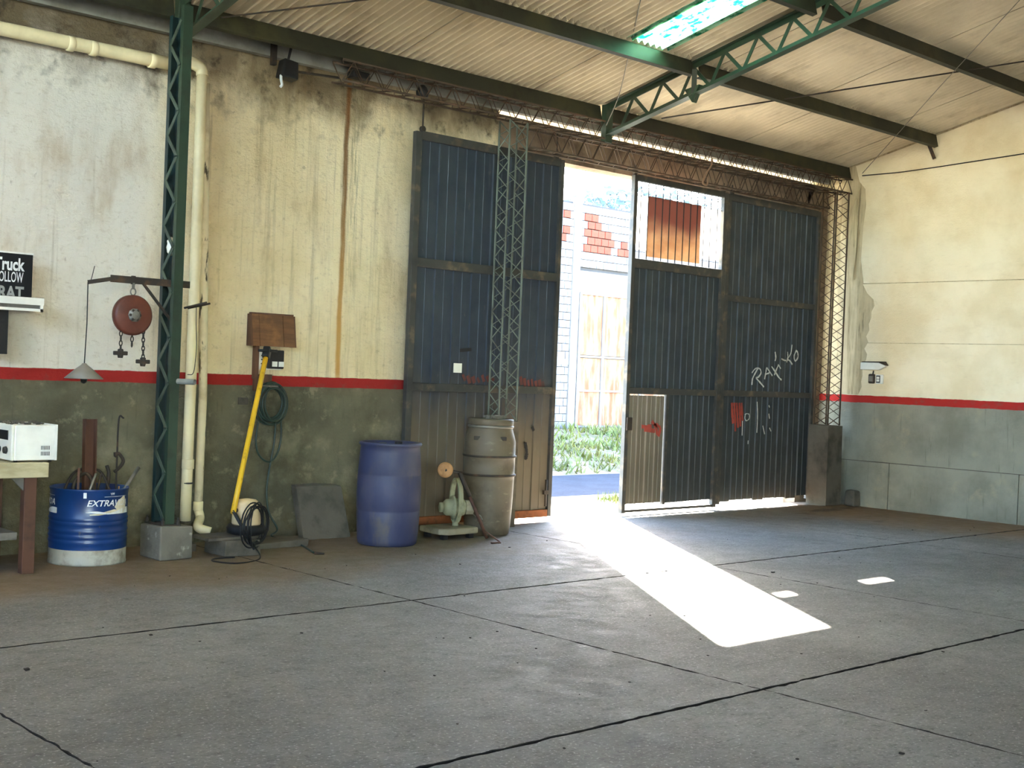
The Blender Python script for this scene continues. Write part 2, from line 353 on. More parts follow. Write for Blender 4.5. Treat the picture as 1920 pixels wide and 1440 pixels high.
mat('pump base', (146, 138, 116), [((104, 96, 78), 6, (1, 1, 1), .48, .7, .7)], rough=.7)
mat('yellow paint', (216, 172, 40), [((150, 112, 34), 14, (1, 1, .6), .58, .72, .7)], rough=.45)
mat('hose green', (46, 62, 54), [((30, 38, 36), 6, (1, 1, 1), .45, .7, .7)], rough=.45)
mat('sign black', (26, 28, 32), [((96, 98, 98), 3, (1, 1, 1), .58, .85, .5)], rough=.35)
mat('sign grey print', (150, 152, 150), rough=.6)
mat('lamp shade', (118, 114, 106), rough=.5)
mat('chalk', (206, 208, 204), rough=.9)
mat('dull red smear', (104, 58, 52), [((70, 56, 54), 10, (1, 1, .3), .45, .65, .8)], rough=.8)
mat('red smear', (168, 72, 60), [((120, 58, 52), 10, (1, 1, .3), .5, .7, .7)], rough=.8)
mat('floodlight glass', (196, 206, 214), rough=.15)
mat('rag', (128, 104, 84), rough=.95)
# outside
mat('block wall', (104, 104, 106), [((90, 90, 92), 5, (1, 1, 1), .45, .7, .6)], bump=.5, bscale=24, rough=.9)
mat('mortar', (56, 56, 57), rough=.95)
mat('red brick', (126, 50, 34), [((108, 40, 28), 12, (1, 1, 1), .45, .7, .6)], bump=.4, rough=.9)
mat('pale concrete', (104, 102, 99), [((88, 86, 83), 3, (1, 1, 1), .45, .7, .6)], rough=.9)
mat('rust sheet', (122, 98, 76), [((108, 62, 36), 3, (2.5, 2.5, .5), .42, .62, .85), ((122, 118, 112), 5, (3, 3, .4), .55, .75, .6)], rough=.8)
mat('asphalt', (56, 58, 64), [((44, 46, 52), 20, (1, 1, 1), .45, .7, .6)], bump=.4, bscale=80, rough=.95, spec=.05)
mat('pavement', (188, 184, 172), [((150, 146, 134), 3, (1, 1, 1), .45, .7, .6)], bump=.4, rough=.9)
mat('soil', (104, 90, 70), [((70, 72, 40), 3, (1, 1, 1), .45, .65, .8)], bump=.6, rough=.95)
mat('grass', (72, 84, 34), [((98, 94, 44), 2, (1, 1, 1), .45, .7, .7)], rough=.7, vary=.3)
mat('leaf', (64, 78, 80), [((80, 90, 78), 1.2, (1, 1, 1), .5, .7, .6)], rough=.7, vary=.25)  # distance haze put into the leaf colour
mat('bark', (92, 76, 60), rough=.9)
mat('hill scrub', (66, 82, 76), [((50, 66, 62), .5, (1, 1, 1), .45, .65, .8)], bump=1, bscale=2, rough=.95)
mat('far plaster', (222, 216, 206), rough=.9)

# ------------------------------------------------------------------ floor
XR = 14.2; YW = 9.5
fl = MB().box((-6, -7.2, -.12), (XR+.2, 9.70, -.035)).build('floor', 'dirt joint', org=(4, 1, -.12))
struct(fl, 'grey concrete slab floor with dark joints and earth along the walls')
XJ = [-6, -4.1, -1.03, 2.08, 5.19, 8.25, 11.35, XR]; YJ = [-7.2, -4.6, -1.81, .96, 3.73, 6.5, 9.495]
def slab(x0, x1, y0, y1, gx, gy):
    def edge(p, q, n, amp):
        out = []
        for i in range(n):
            t = i/n; v = p.lerp(q, t); d = (q-p).normalized(); w = Vector((-d.y, d.x, 0))
            a = amp if i else 0
            out.append(v+w*(random.gauss(0, a)))
        return out
    c = [Vector((x0+gx, y0+gy, 0)), Vector((x1-gx, y0+gy, 0)), Vector((x1-gx, y1-gy, 0)), Vector((x0+gx, y1-gy, 0))]
    n = 60; poly = []
    for i in range(4): poly += edge(c[i], c[(i+1) % 4], n, .0042)
    b = MB(); k = len(poly)
    b.v = [p+Vector((0, 0, -.034)) for p in poly]+[p+Vector((0, 0, -.003)) for p in poly]
    ce = sum(poly, Vector())/k
    b.v += [p+(ce-p).normalized()*.003 for p in poly]
    b.f = [tuple(range(2*k, 3*k))]+[(i, (i+1) % k, k+(i+1) % k, k+i) for i in range(k)]+[(k+i, k+(i+1) % k, 2*k+(i+1) % k, 2*k+i) for i in range(k)]
    b.sm = [False]*len(b.f); return b
for i in range(len(XJ)-1):
    for j in range(len(YJ)-1):
        o = slab(XJ[i], XJ[i+1], YJ[j], YJ[j+1], .004, .010 if j > 3 else .011).build('slab', M_floor, fl)
        o.data.materials.append(MATS['dirt joint'])
        for p in o.data.polygons: p.material_index = 0 if len(p.vertices) > 4 else 1

# ------------------------------------------------------------------ walls
wb_ = empty('wall_back', (4, 9.6, 0)); struct(wb_, 'stained cream plaster wall with red stripe and grey dado beside the gates')
def wallgrid(x0, x1, y, z0, z1, nx, nz, amp):
    """slightly uneven plaster face (toward the room, -y) with thickness behind"""
    b = MB()
    for j in range(nz+1):
        for i in range(nx+1):
            e = 0 if (i in (0, nx) or j in (0, nz)) else random.uniform(-amp, amp)
            b.v.append(Vector((lerp(x0, x1, i/nx), y+e, lerp(z0, z1, j/nz))))
    b.f = [(j*(nx+1)+i, j*(nx+1)+i+1, (j+1)*(nx+1)+i+1, (j+1)*(nx+1)+i) for j in range(nz) for i in range(nx)]
    b.sm = [True]*len(b.f)
    b.box((x0, y+.012, z0), (x1, y+.2, z1)); return b
OPX0, OPX1, LINZ0, LINZ1 = 8.45, 13.76, 3.707, 4.05
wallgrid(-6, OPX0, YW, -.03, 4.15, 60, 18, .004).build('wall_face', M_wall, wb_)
wallgrid(OPX1, XR+.2, YW, -.03, 4.05, 4, 12, .003).build('jamb', 'lintel concrete', wb_)
lin = MB().box((OPX0, YW, LINZ0), (XR+.2, YW+.2, LINZ1)).build('lintel', 'lintel concrete', wb_)
wr = empty('wall_right', (XR, 1, 0)); struct(wr, 'cream side wall with red stripe, grey dado and raised base course')
MB().prism([(XR+.02, 9.75, -.03), (XR+.02, -7.2, -.03), (XR+.02, -7.2, 4.25), (XR+.02, 1.2, roofz(1.2)+.02), (XR+.02, 9.75, roofz(9.75)+.02)], (.2, 0, 0)).build('wall_body', 'pilaster plaster', wr)
# plaster coat in three courses with an edge broken away near the corner
def coat(z0, z1, edge):
    """edge: (y,z) points of the broken corner-side edge from bottom to top"""
    top = [(XR, e[0], e[1]) for e in edge]
    back = [(XR, 1.2, min(z1, 9)), (XR, 1.2, z0)] if z1 < 4 else [(XR, 1.2, roofz(1.2)), (XR, 1.2, z0)]
    return MB().prism(top+back, (.02, 0, 0))
rnd = random.Random(3)
def ragged(z0, z1, ya, yb, n, amp=.03):
    return [(lerp(ya, yb, i/n)+rnd.uniform(-amp, amp), lerp(z0, z1, i/n)) for i in range(n+1)]
coat(.575, 2.052, [(9.5, .575), (9.5, 1.40), (8.93, 1.40)]+ragged(1.5, 2.052, 8.90, 8.84, 8)).build('plaster_course', M_wallr, wr)
coat(2.060, 2.796, ragged(2.06, 2.60, 8.83, 8.76, 7)+[(8.86, 2.68), (8.93, 2.796)]).build('plaster_course', M_wallr, wr)
coat(2.806, 9, [(8.92, 2.806), (8.97, 3.1), (8.96, 3.5), (8.93, 3.8), (8.95, 4.0), (9.04, 4.1), (9.1, roofz(9.1)-.01)]).build('plaster_course', M_wallr, wr)
for ya, yb in ((9.5, 8.435), (8.425, 6.78), (6.77, 4.4), (4.39, 1.2)):
    MB().box((XR-.035, yb, -.03), (XR+.02, ya, .567)).build('base_panel', M_wallr, wr)
MB().box((XR-.012, 1.2, .567), (XR+.02, 9.5, .574)).build('base_capping', 'dark concrete', wr)
MB().box((XR, -7.2, -.03), (XR+.02, 1.19, 4.2)).build('plaster_course', M_wallr, wr)
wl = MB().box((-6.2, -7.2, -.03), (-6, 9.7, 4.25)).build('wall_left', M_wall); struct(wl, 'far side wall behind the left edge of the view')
wf = empty('wall_front', (4, -7.3, 0)); struct(wf, 'rear wall with a wide open gateway behind the viewer')
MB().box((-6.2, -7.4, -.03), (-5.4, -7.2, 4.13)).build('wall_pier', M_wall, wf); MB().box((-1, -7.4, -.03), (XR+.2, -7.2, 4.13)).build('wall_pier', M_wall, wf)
MB().box((-5.4, -7.4, 3.4), (-1, -7.2, 4.13)).build('lintel', 'lintel concrete', wf)
# peeled plaster flake hanging in the corner
fk = MB(); pts = [(XR-.005, 9.02, 4.02), (XR-.05, 9.1, 3.75), (XR-.06, 9.16, 3.4), (XR-.03, 9.14, 3.0), (XR-.01, 9.08, 2.82), (XR-.008, 9.04, 3.2), (XR-.01, 9.03, 3.6)]
fk.prism(pts, (.006, .006, 0)).build('plaster_flake', 'pilaster plaster', wr)

# ------------------------------------------------------------------ roof
ce = empty('ceiling', (9, 6, 4.3)); struct(ce, 'corrugated roof underside of tan sheets with green skylight strip')
PIT = .084; AMP = .022
def sheet_mesh(name, w, ya, yb, m, x0=0.):
    nw = max(2, round(w/PIT)*10); b = MB(); L = [(ya, roofz(ya)), (yb, roofz(yb))]
    for th in (0, .006):
        for (y, z) in L:
            for i in range(nw+1):
                xx = w*i/nw; b.v.append(Vector((xx, y, z+AMP*(1-math.cos(2*math.pi*xx/PIT))+th)))
    n = nw+1
    b.f = [(i, i+1, n+i+1, n+i) for i in range(nw)]+[(2*n+i, 3*n+i, 3*n+i+1, 2*n+i+1) for i in range(nw)]
    b.f += [(i, 2*n+i, 2*n+i+1, i+1) for i in range(nw)]+[(n+i, n+i+1, 3*n+i+1, 3*n+i) for i in range(nw)]
    b.sm = [False]*len(b.f); me = b.mesh(name); me.materials.append(m); return me
W11, W10, W6 = PIT*10, PIT*10, PIT*6
rows = [(9.97, 7.985, 0.0), (8.30, 5.27, .010), (5.60, 2.6, .020), (2.9, 1.1, .030)]
cache = {}
for ri, (ya, yb, dz) in enumerate(rows):
    seams = []; x = 8.62-PIT*10*18                       # sheets to the left of the skylight column
    while x < 8.61: seams.append((x, W11, 2 if ri == 1 and len(seams) in (4, 11) else 0)); x += W11  # unseen skylights added left of the view as fill light
    if ri == 1: seams.append((8.62, W6, 1)); x = 8.62+W6
    else: x = 8.62
    while x < XR+.05:
        w = min(W10, XR+.16-x); w = max(PIT, round(w/PIT)*PIT); seams.append((x, w, 0)); x += w
    for k, (x, w, s) in enumerate(seams):
        key = (round(w, 4), ri, s)
        if key not in cache: cache[key] = sheet_mesh('skylight_sheet' if s else 'roof_sheet', w+PIT, ya, yb, (M_roof, M_sky, M_fill)[s])
        o = inst('skylight_sheet' if s else 'roof_sheet', cache[key], (x, 0, dz+(k % 2)*.006), ce)
        if s == 1: o['label'] = 'pale green translucent skylight strip'
# far slope, behind the viewer: same sheets laid as wide panels with skylight strips between
x = -6.2
while x < XR:
    for wd, m, nm in ((4.6, M_roof, 'rear_panel'),):
        xa, xb = x, min(x+wd, XR+.2)
        if xb > xa: MB().prism([(xa, 1.2, roofz(1.2)+.02), (xb, 1.2, roofz(1.2)+.02), (xb, -7.4, 4.13), (xa, -7.4, 4.13)], (0, 0, .02)).build(nm, m, ce)
        x += wd

# ------------------------------------------------------------------ purlins (C channels), split at the trusses
XT = (4.8, 9.62)                                        # truss planes
def cprof(h, w, t): return [(0, 0), (w, 0), (w, t), (t, t), (t, h-t), (w, h-t), (w, h), (0, h)]
def purlin(y, x0, x1, label):
    z = roofz(y)-.150
    o = MB().section([(-a, b) for a, b in cprof(.148, .05, .006)], (x0, y-.0, z), (x1, y-.0, z), (0, RS, 1)).build('purlin', 'purlin paint')
    return tag(o, label, 'roof beam', 'steel purlins under the roof')
yp = [9.16, 7.97, 6.59, 5.25]
wh = ['eave purlin just above the gates', 'second purlin up from the eave', 'third purlin up from the eave', 'fourth purlin up from the eave']
for y, w in zip(yp, wh):
    purlin(y, 0.05, XT[0]-.05, 'dark steel '+w+', left of the green lattice column')
    purlin(y, XT[0]+.05, XT[1]-.05, 'dark steel '+w+', between column and roof truss')
    purlin(y, XT[1]+.05, XR-.002, 'dark steel '+w+', from roof truss to right wall')

# ------------------------------------------------------------------ roof trusses
def angle(s, t, sx, sy): return [(0, 0), (sx*s, 0), (sx*s, sy*t), (sx*t, sy*t), (sx*t, sy*s), (0, sy*s)]
def truss(x, label, knee):
    y0, y1 = 9.12, 1.3; dep = .30
    e = empty('roof_truss', (x, y0, roofz(y0)-.4))
    T = lambda y, o: Vector((x, y, roofz(y)-o))
    up = (0, RS, 1)
    for s in (-1, 1):
        MB().section(angle(.055, .007, s, -1), T(y0, .012)+Vector((s*.006, 0, 0)), T(y1, .012)+Vector((s*.006, 0, 0)), up).build('top_chord', 'green steel', e)
        MB().section(angle(.05, .007, s, 1), T(y0, dep+.03)+Vector((s*.006, 0, 0)), T(y1, dep+.03)+Vector((s*.006, 0, 0)), up).build('bottom_chord', 'green steel', e)
    y = y0-.18; k = 0
    while y > y1+.4:
        a, b = (dep+.015, .05) if k % 2 == 0 else (.05, dep+.015)
        MB().bar(T(y, a), T(y-(.16 if k % 2 == 0 else .22), b), .008, .034, (0, 1, 0)).build('web_bar', 'green steel', e)
        y -= .16 if k % 2 == 0 else .22; k += 1
    MB().box((x-.05, y0-.02, roofz(y0)-.40), (x+.05, y0+.05, roofz(y0)-.01)).build('end_block', 'green steel', e, bevel=.004)
    if knee:
        MB().bar(T(7.97, .1)-Vector((.06, .02, 0)), T(7.97, .37)-Vector((0, -.03, 0)), .05, .05).build('knee_brace', 'purlin paint', e)
        q = T(8.0, .30); MB().prism([q+Vector((-.035, .09, .03)), q+Vector((-.035, -.09, .06)), q+Vector((-.035, -.01, -.10))], (.07, 0, 0)).build('gusset', 'green steel', e)
    return tag(e, label, 'roof truss', 'green lattice roof trusses')
truss(XT[0], 'green lattice roof truss rising from the tall green column', False)
truss(XT[1], 'green lattice roof truss rising above the open gate gap', True)

# ------------------------------------------------------------------ rain gutter at the wall head
g = MB().section([(0, 0), (.07, 0), (.07, .05), (.065, .05), (.065, .005), (.005, .005), (.005, .115), (0, .115)], (XR-.06, 9.42, 4.092), (-5.9, 9.42, 4.092)).build('rain_gutter', 'galvanised')
tag(g, 'long grey sheet metal gutter along the top of the back wall', 'gutter')

# ------------------------------------------------------------------ lattice members of round rod
def zigzag(a, b, c, d, n):
    """points zigzagging between line a-b and line c-d"""
    a, b, c, d = map(Vector, (a, b, c, d))
    return [a.lerp(b, i/n) if i % 2 == 0 else c.lerp(d, i/n) for i in range(n+1)]
def box_lattice(name, corners0, corners1, n, rc, rl, m, label, cat, group=None, ties=True):
    """four corner rods from corners0 to corners1, a bent rod lacing on each face"""
    base = sum((Vector(c) for c in corners0), Vector())/4
    e = empty(name, base)
    for p, q in zip(corners0, corners1): MB().tube([p, q], rc, 6).build('corner_rod', m, e)
    for i in range(4):
        j = (i+1) % 4; pts = zigzag(corners0[i], corners1[i], corners0[j], corners1[j], n)
        MB().tube(pts, rl, 5).build('lacing_rod', m, e)
    return tag(e, label, cat, group)
def tower(fx, fy, a, b, z0, z1, n, label, m='tower paint'):
    c0 = [(fx, fy, z0), (fx+a, fy, z0), (fx+a, fy+b, z0), (fx, fy+b, z0)]
    return box_lattice('lattice_post', c0, [(x, y, z1) for x, y, _ in c0], n, .011, .0075, m, label, 'post', 'rod lattice posts carrying the gate truss')
tx = at(935, 776, 1, 9.13).x
tower(tx, 9.13, .23, .15, 1.035, 3.93, 22, 'thin rod lattice post standing in front of the left gate leaf')
ped = MB().box((tx-.02, 9.105, 0), (tx+.25, 9.30, 1.03), .004).build('concrete_footing', 'dark concrete'); tag(ped, 'rough concrete footing behind the tall brown keg', 'footing')
rx, ry = 13.70, 9.03
tower(rx, ry, .26, .20, 1.008, 3.93, 26, 'rusty rod lattice post by the right wall corner', 'rust rod')
ped = MB().box((rx-.03, ry-.03, 0), (rx+.30, ry+.25, 1.0), .008).build('concrete_footing', 'dark concrete'); tag(ped, 'tall concrete footing under the lattice post in the right corner', 'footing')
st = MB().box((14.02, 8.80, 0), (14.15, 8.96, .20), .015).build('stone_block', 'dark concrete', bevel=.02); tag(st, 'small broken stone lying in the right wall corner', 'stone')
def xtruss(x0, x1, y, b, z0, z1, n, label):
    c0 = [(x0, y, z0), (x0, y, z1), (x0, y+b, z1), (x0, y+b, z0)]
    return box_lattice('lattice_truss', c0, [(x1, yy, zz) for _, yy, zz in c0], n, .010, .006, 'rust rod', label, 'truss', 'rusty rod lattice trusses over the gates')
xtruss(6.30, XR-.05, 9.11, .16, 3.945, 4.122, 70, 'upper rusty rod lattice truss running from the rust-streaked wall to the right corner')
xtruss(tx+.25, rx-.02, 9.12, .14, 3.705, 3.905, 46, 'lower rusty rod lattice truss spanning between the two lattice posts')

# ------------------------------------------------------------------ gates
GY = 9.35
def slat_mesh(name, w, h, m):
    """folded sheet strip: flat pan, a raised rib at the left edge and a small crease"""
    pr = [(0, 0), (.006, -.014), (.026, -.014), (.032, 0), (w*.52, 0), (w*.52+.004, -.005), (w*.52+.012, -.005), (w*.52+.016, 0), (w-.001, 0)]
    b = MB(); n = len(pr)
    b.v = [Vector((x, y, z)) for z in (0, h) for x, y in pr]+[Vector((x, y+.004, z)) for z in (0, h) for x, y in pr]
    b.f = [(i, i+1, n+i+1, n+i) for i in range(n-1)]+[(2*n+i, 3*n+i, 3*n+i+1, 2*n+i+1) for i in range(n-1)]
    b.f += [(i, 2*n+i, 2*n+i+1, i+1) for i in range(n-1)]+[(n+i, n+i+1, 3*n+i+1, 3*n+i) for i in range(n-1)]+[(0, n, 3*n, 2*n), (n-1, 3*n-1, 4*n-1, 2*n-1)]
    b.sm = [False]*len(b.f); me = b.mesh(name); me.materials.append(m); return me
def slats(parent, x0, x1, z0, z1, m, target=.21, y=GY, nm='slat', jz=0):
    n = max(1, round((x1-x0)/target)); w = (x1-x0)/n; me = slat_mesh(nm, w, z1-z0, m)
    for i in range(n): inst(nm, me, (x0+i*w, y+random.uniform(-.0015, .0015), z0+random.uniform(0, jz)), parent)
def rail(parent, x0, x1, z, h, m='gate frame paint', nm='rail', d=.05): return MB().box((x0, GY-.03, z-h/2), (x1, GY-.03+d, z+h/2)).build(nm, m, parent, bevel=.004)
def stile(parent, x, w, z0, z1, m='gate frame paint'): return MB().box((x, GY-.034, z0), (x+w, GY+.02, z1)).build('stile', m, parent, bevel=.004)
def strokes(parent, name, m, lines, w, y=GY-.0165):
    b = MB()
    for ln in lines:
        P = [at(px, py, 1, y) for px, py in ln]
        if len(P) > 2: P = spline(P, 4)
        for i in range(len(P)-1):
            d = (P[i+1]-P[i]); d.y = 0
            if d.length < 1e-5: continue
            n = Vector((-d.z, 0, d.x)).normalized()*w/2*random.uniform(.6, 1.1); o = Vector((0, .0015, 0))
            vs = [P[i]-n, P[i+1]-n, P[i+1]+n, P[i]+n]; b.prism(vs, o)
    return b.build(name, m, parent)
d1 = empty('door_1', (8.24, GY, .04)); struct(d1, 'left sliding gate leaf of dark navy sheet slats, slid open against the wall')
L0, L1 = 7.285, 9.215
stile(d1, L0, .07, .05, 3.69); stile(d1, L1-.05, .05, .05, 3.69)
rail(d1, L0+.07, L1-.05, 3.66, .08); rail(d1, L0+.07, L1-.05, 2.49, .085); rail(d1, L0+.07, L1-.05, 1.335, .075); rail(d1, L0+.07, L1-.05, .085, .075, 'rusty sill')
for z0, z1 in ((.12, 1.30), (1.37, 2.45), (2.53, 3.62)): slats(d1, L0+.07, L1-.05, z0, z1, M_gateL, .222)
p = at(858, 690, 1, GY-.02); MB().box((p.x-.05, GY-.024, p.z-.045), (p.x+.05, GY-.0155, p.z+.045)).build('notice_plate', 'white plastic', d1)
p = at(1022, 925, 1, GY-.04); bl = MB().tube([p+Vector((0, -.01, -.13)), p+Vector((0, -.01, .14))], .012, 8).build('bolt', 'dark iron', d1); MB().box((p.x-.03, GY-.06, p.z-.01), (p.x+.03, GY-.03, p.z+.03)).build('bolt_guide', 'dark iron', bl)
strokes(d1, 'paint_smear', 'dull red smear', [[(868+i*9, 702+(i*37 % 7)), (872+i*9, 714+(i*53 % 6))] for i in range(7)]+[[(976+i*7, 706+i*1.2+(i*37 % 5)), (978+i*7, 722+i+(i*53 % 5))] for i in range(7)], .045)
strokes(d1, 'soot_mark', 'black plastic', [[(985, 830), (988, 850), (985, 862)], [(998, 800), (1001, 808)], [(862, 657), (884, 655)]], .04)
# hangers of the left leaf
def hanger(parent, x, z0, z1):
    h = MB().tube([(x, GY-.005, z0), (x, GY-.005, z1)], .009, 8).build('hanger_rod', 'dark iron', parent)
    MB().lathe([(.022, -.02), (.03, -.012), (.03, .012), (.022, .02)], (x, GY-.005, z0+.03), 14, 'y').build('roller', 'dark iron', h)
hanger(d1, at(792, 240, 1, GY).x, 3.69, 4.0); hanger(d1, at(1043, 290, 1, GY).x, 3.69, 3.98)

d2 = empty('door_2', (11.08, GY, .04)); struct(d2, 'right gate leaf with barred window and worn wicket door')
A0, A1 = 10.285, 11.908
stile(d2, A0, .055, .03, 3.69); stile(d2, A1-.07, .07, .03, 3.69)
rail(d2, A0+.055, A1-.07, 3.665, .065); rail(d2, A0+.055, A1-.07, 2.745, .10); rail(d2, A0+.055, A1-.07, 1.36, .07); rail(d2, A0+.055, A1-.07, .05, .03, 'gate frame paint', 'sill_bar')
slats(d2, A0+.055, A1-.07, 1.395, 2.695, M_gateR); slats(d2, 11.0, A1-.07, .11, 1.325, M_gateR, jz=.012)
wk = MB().box((10.955, GY-.032, .10), (10.995, GY+.01, 1.325)).build('wicket_post', 'gate frame paint', d2)
slats(d2, A0+.06, 10.945, .125, 1.31, M_wicket, .15, GY-.006, 'wicket_slat')
strokes(d2, 'paint_smear', 'red smear', [[(1203, 800), (1212, 800), (1222, 799)], [(1222, 790), (1230, 800), (1232, 815)], [(1226, 795), (1238, 802), (1234, 818)], [(1208, 805), (1228, 808)]], .045, GY-.0225)
MB().box((10.30, GY-.05, .93), (10.38, GY-.03, 1.07)).build('lock_case', 'dark iron', d2)
for i in range(12):
    x = lerp(A0+.055, A1-.07, (i+.75)/12.4); MB().tube([(x, GY, 2.79), (x+random.uniform(-.004, .004), GY, 3.20), (x, GY, 3.64)], .0065, 6).build('window_bar', 'black plastic', d2)
MB().box((10.345, GY+.020, 2.90), (10.575, GY+.023, 3.49)).build('plastic_film', M_film, d2)
MB().box((11.490, GY+.020, 2.90), (11.842, GY+.023, 3.49)).build('plastic_film', M_film, d2)
o = MB().box((10.57, GY+.024, 2.835), (11.495, GY+.029, 3.50)).build('cardboard_sheet', M_card, d2); o['label'] = 'brown cardboard covering the middle of the barred window'
hanger(d2, at(1190, 330, 1, GY).x, 3.69, 3.80); hanger(d2, at(1356, 365, 1, GY).x, 3.69, 3.80)

d3 = empty('door_3', (12.85, GY, .04)); struct(d3, 'rightmost closed gate leaf of navy slats with chalk scribble and red smear')
B0, B1 = 11.908, 13.80
stile(d3, B0, .07, .06, 3.685); stile(d3, B1-.05, .05, .06, 3.685)
rail(d3, B0+.07, B1-.05, 3.655, .08); rail(d3, B0+.07, B1-.05, 2.48, .07); rail(d3, B0+.07, B1-.05, 1.365, .07)
slats(d3, B0+.07, B1-.05, .07, 1.33, M_gateR, jz=.05); slats(d3, B0+.07, B1-.05, 1.40, 2.445, M_gateR); slats(d3, B0+.07, B1-.05, 2.515, 3.615, M_gateR)
hanger(d3, at(1372, 368, 1, GY).x, 3.69, 3.80)
G = lambda zx, zy: (1150+zx/3.789, 620+zy/3.789)
pk = [[(985, 385), (990, 340), (1015, 290), (1030, 265)], [(985, 300), (1010, 270), (1040, 270), (1050, 300), (1030, 330), (1015, 335), (1045, 370), (1070, 400)],
      [(1075, 345), (1085, 290), (1090, 265), (1110, 290), (1130, 320)], [(1080, 310), (1110, 300)],
      [(1125, 255), (1150, 290), (1175, 330), (1195, 350)], [(1175, 240), (1160, 275), (1145, 315)], [(1150, 150), (1155, 190), (1150, 215)], [(1175, 245), (1190, 270)],
      [(1195, 200), (1215, 210), (1228, 212)], [(1238, 150), (1240, 185), (1232, 225)], [(1270, 100), (1262, 160), (1240, 200), (1255, 215), (1272, 240)],
      [(1300, 140), (1285, 180), (1292, 215), (1312, 190), (1310, 155), (1298, 140)]]
strokes(d3, 'chalk_scribble', 'chalk', [[G(*q) for q in l] for l in pk], .022)
mk = [[(935, 600), (945, 590), (965, 595), (965, 625), (945, 640), (935, 620), (938, 602)], [(1022, 505), (1025, 600), (1020, 725)], [(1105, 530), (1110, 545)], [(1105, 590), (1110, 625)], [(1062, 675), (1075, 735)], [(1110, 690), (1120, 715)], [(918, 640), (915, 745)], [(958, 780), (957, 805)]]
strokes(d3, 'chalk_marks', 'chalk', [[G(*q) for q in l] for l in mk], .014)
strokes(d3, 'paint_smear', 'red smear', [[G(x, 512), G(x+4, 600), G(x+8, z)] for x, z in ((842, 660), (860, 715), (878, 690), (896, 680), (912, 640))], .042)
# rag on the truss
rg = MB().tube(spline([at(1335, 298, 1, 9.10), at(1333, 312, 1, 9.095), at(1322, 328, 1, 9.10), at(1318, 343, 1, 9.10), at(1326, 346, 1, 9.095), at(1327, 332, 1, 9.095)], 5), .012, 6).build('rag', 'rag'); tag(rg, 'twisted brown rag hanging from the truss above the barred window', 'rag')

# ------------------------------------------------------------------ outside
gz = -.06
pv = MB().box((-8, 9.70, -.3), (40, 11.6, gz)).build('pavement', 'pavement'); struct(pv, 'sunlit concrete pavement outside the gate')
rd = MB().box((-20, 11.6, -.4), (60, 14.4, -.10)).build('road', 'asphalt'); struct(rd, 'grey asphalt street outside the gate')
bk = MB(); nx, ny = 60, 8
for j in range(ny+1):
    for i in range(nx+1):
        yy = lerp(14.4, 18.0, j/ny); bk.v.append(Vector((lerp(0, 40, i/nx), yy, lerp(-.10, .47, (j/ny)**.8)+random.uniform(-.04, .04)*(j > 0))))
bk.f = [(j*(nx+1)+i, j*(nx+1)+i+1, (j+1)*(nx+1)+i+1, (j+1)*(nx+1)+i) for j in range(ny) for i in range(nx)]; bk.sm = [True]*len(bk.f)
o = bk.build('grass_bank', 'soil'); struct(o, 'earth bank across the street')
gr = MB(); R = random.Random(5)
for k in range(9000):
    x = R.uniform(12, 24); t = R.random(); y = lerp(14.45, 17.9, t); z = lerp(-.10, .47, max(0, (y-14.4)/3.6)**.8)-.03
    if math.sin(x*2.1)+math.sin(y*3.3+x) < -.6 and R.random() < .8: continue
    h = R.uniform(.06, .20); w = R.uniform(.012, .035); a = R.uniform(0, 6.28); dx, dy = math.cos(a)*w, math.sin(a)*w; lx, ly = R.uniform(-.08, .08), R.uniform(-.08, .08)
    gr.add([(x-dx, y-dy, z), (x+dx, y+dy, z), (x+lx+dx*.6, y+ly, z+h*.7), (x+lx*1.6, y+ly*1.6, z+h)], [(0, 1, 2), (0, 2, 3)])
o = gr.build('weeds', 'grass'); tag(o, 'low green weeds covering the bank across the street', 'weeds', kind='stuff')
tf = MB()
for k in range(260):
    x, y = R.gauss(12.0, .16), R.gauss(10.9, .10); h = R.uniform(.04, .14); a = R.uniform(0, 6.28); w = .008
    tf.add([(x-w*math.cos(a), y-w*math.sin(a), gz), (x+w*math.cos(a), y+w*math.sin(a), gz), (x+R.uniform(-.05, .05), y+R.uniform(-.05, .05), gz+h)], [(0, 1, 2)])
o = tf.build('grass_tuft', 'grass'); tag(o, 'small grass tuft growing in the pavement outside the gap', 'grass', kind='stuff')
yd = MB().box((-90, -90, -.5), (90, -7.2, -.05)).build('yard', 'pavement'); struct(yd, 'pale concrete yard behind the viewer')
# neighbour's unfinished block building
NY = 18.0
nb = empty('neighbour_building', (19, NY, .4)); tag(nb, 'unfinished pale block building across the street with patches of red brick', 'building')
MB().box((6, NY+.03, -.1), (34, NY+.2, 4.95)).build('wall_core', 'mortar', nb)
BW, BH = .20, .155
CX0, CX1 = 18.10, 18.30
me_b = MB().box((.006, 0, .006), (BW-.006, .05, BH-.006)).mesh('block'); me_b.materials.append(MATS['block wall'])
bb = MB().box((.008, -.012, .012), (BW-.008, .05, BH-.012))
for zz in (.045, .075, .105): bb.box((.025, -.014, zz-.006), (BW-.025, -.011, zz+.006))
me_r = bb.mesh('brick'); me_r.materials.append(MATS['red brick'])
reds = {}
def red_at(px, py):
    q = at(px, py, 1, NY); return q.x, q.z
redpx = [(1103, 406), (1115, 406), (1111, 420), (1123, 421), (1103, 432), (1118, 434), (1131, 436), (1145, 438), (1111, 447), (1123, 449), (1137, 451), (1150, 453), (1164, 455), (1102, 460), (1116, 462), (1130, 463), (1144, 465), (1157, 467), (1169, 469), (1061, 398), (1060, 424), (1058, 452), (1128, 385)]
redw = [red_at(*q) for q in redpx]
placed = 0
far = MB(); j = 0; z = .42
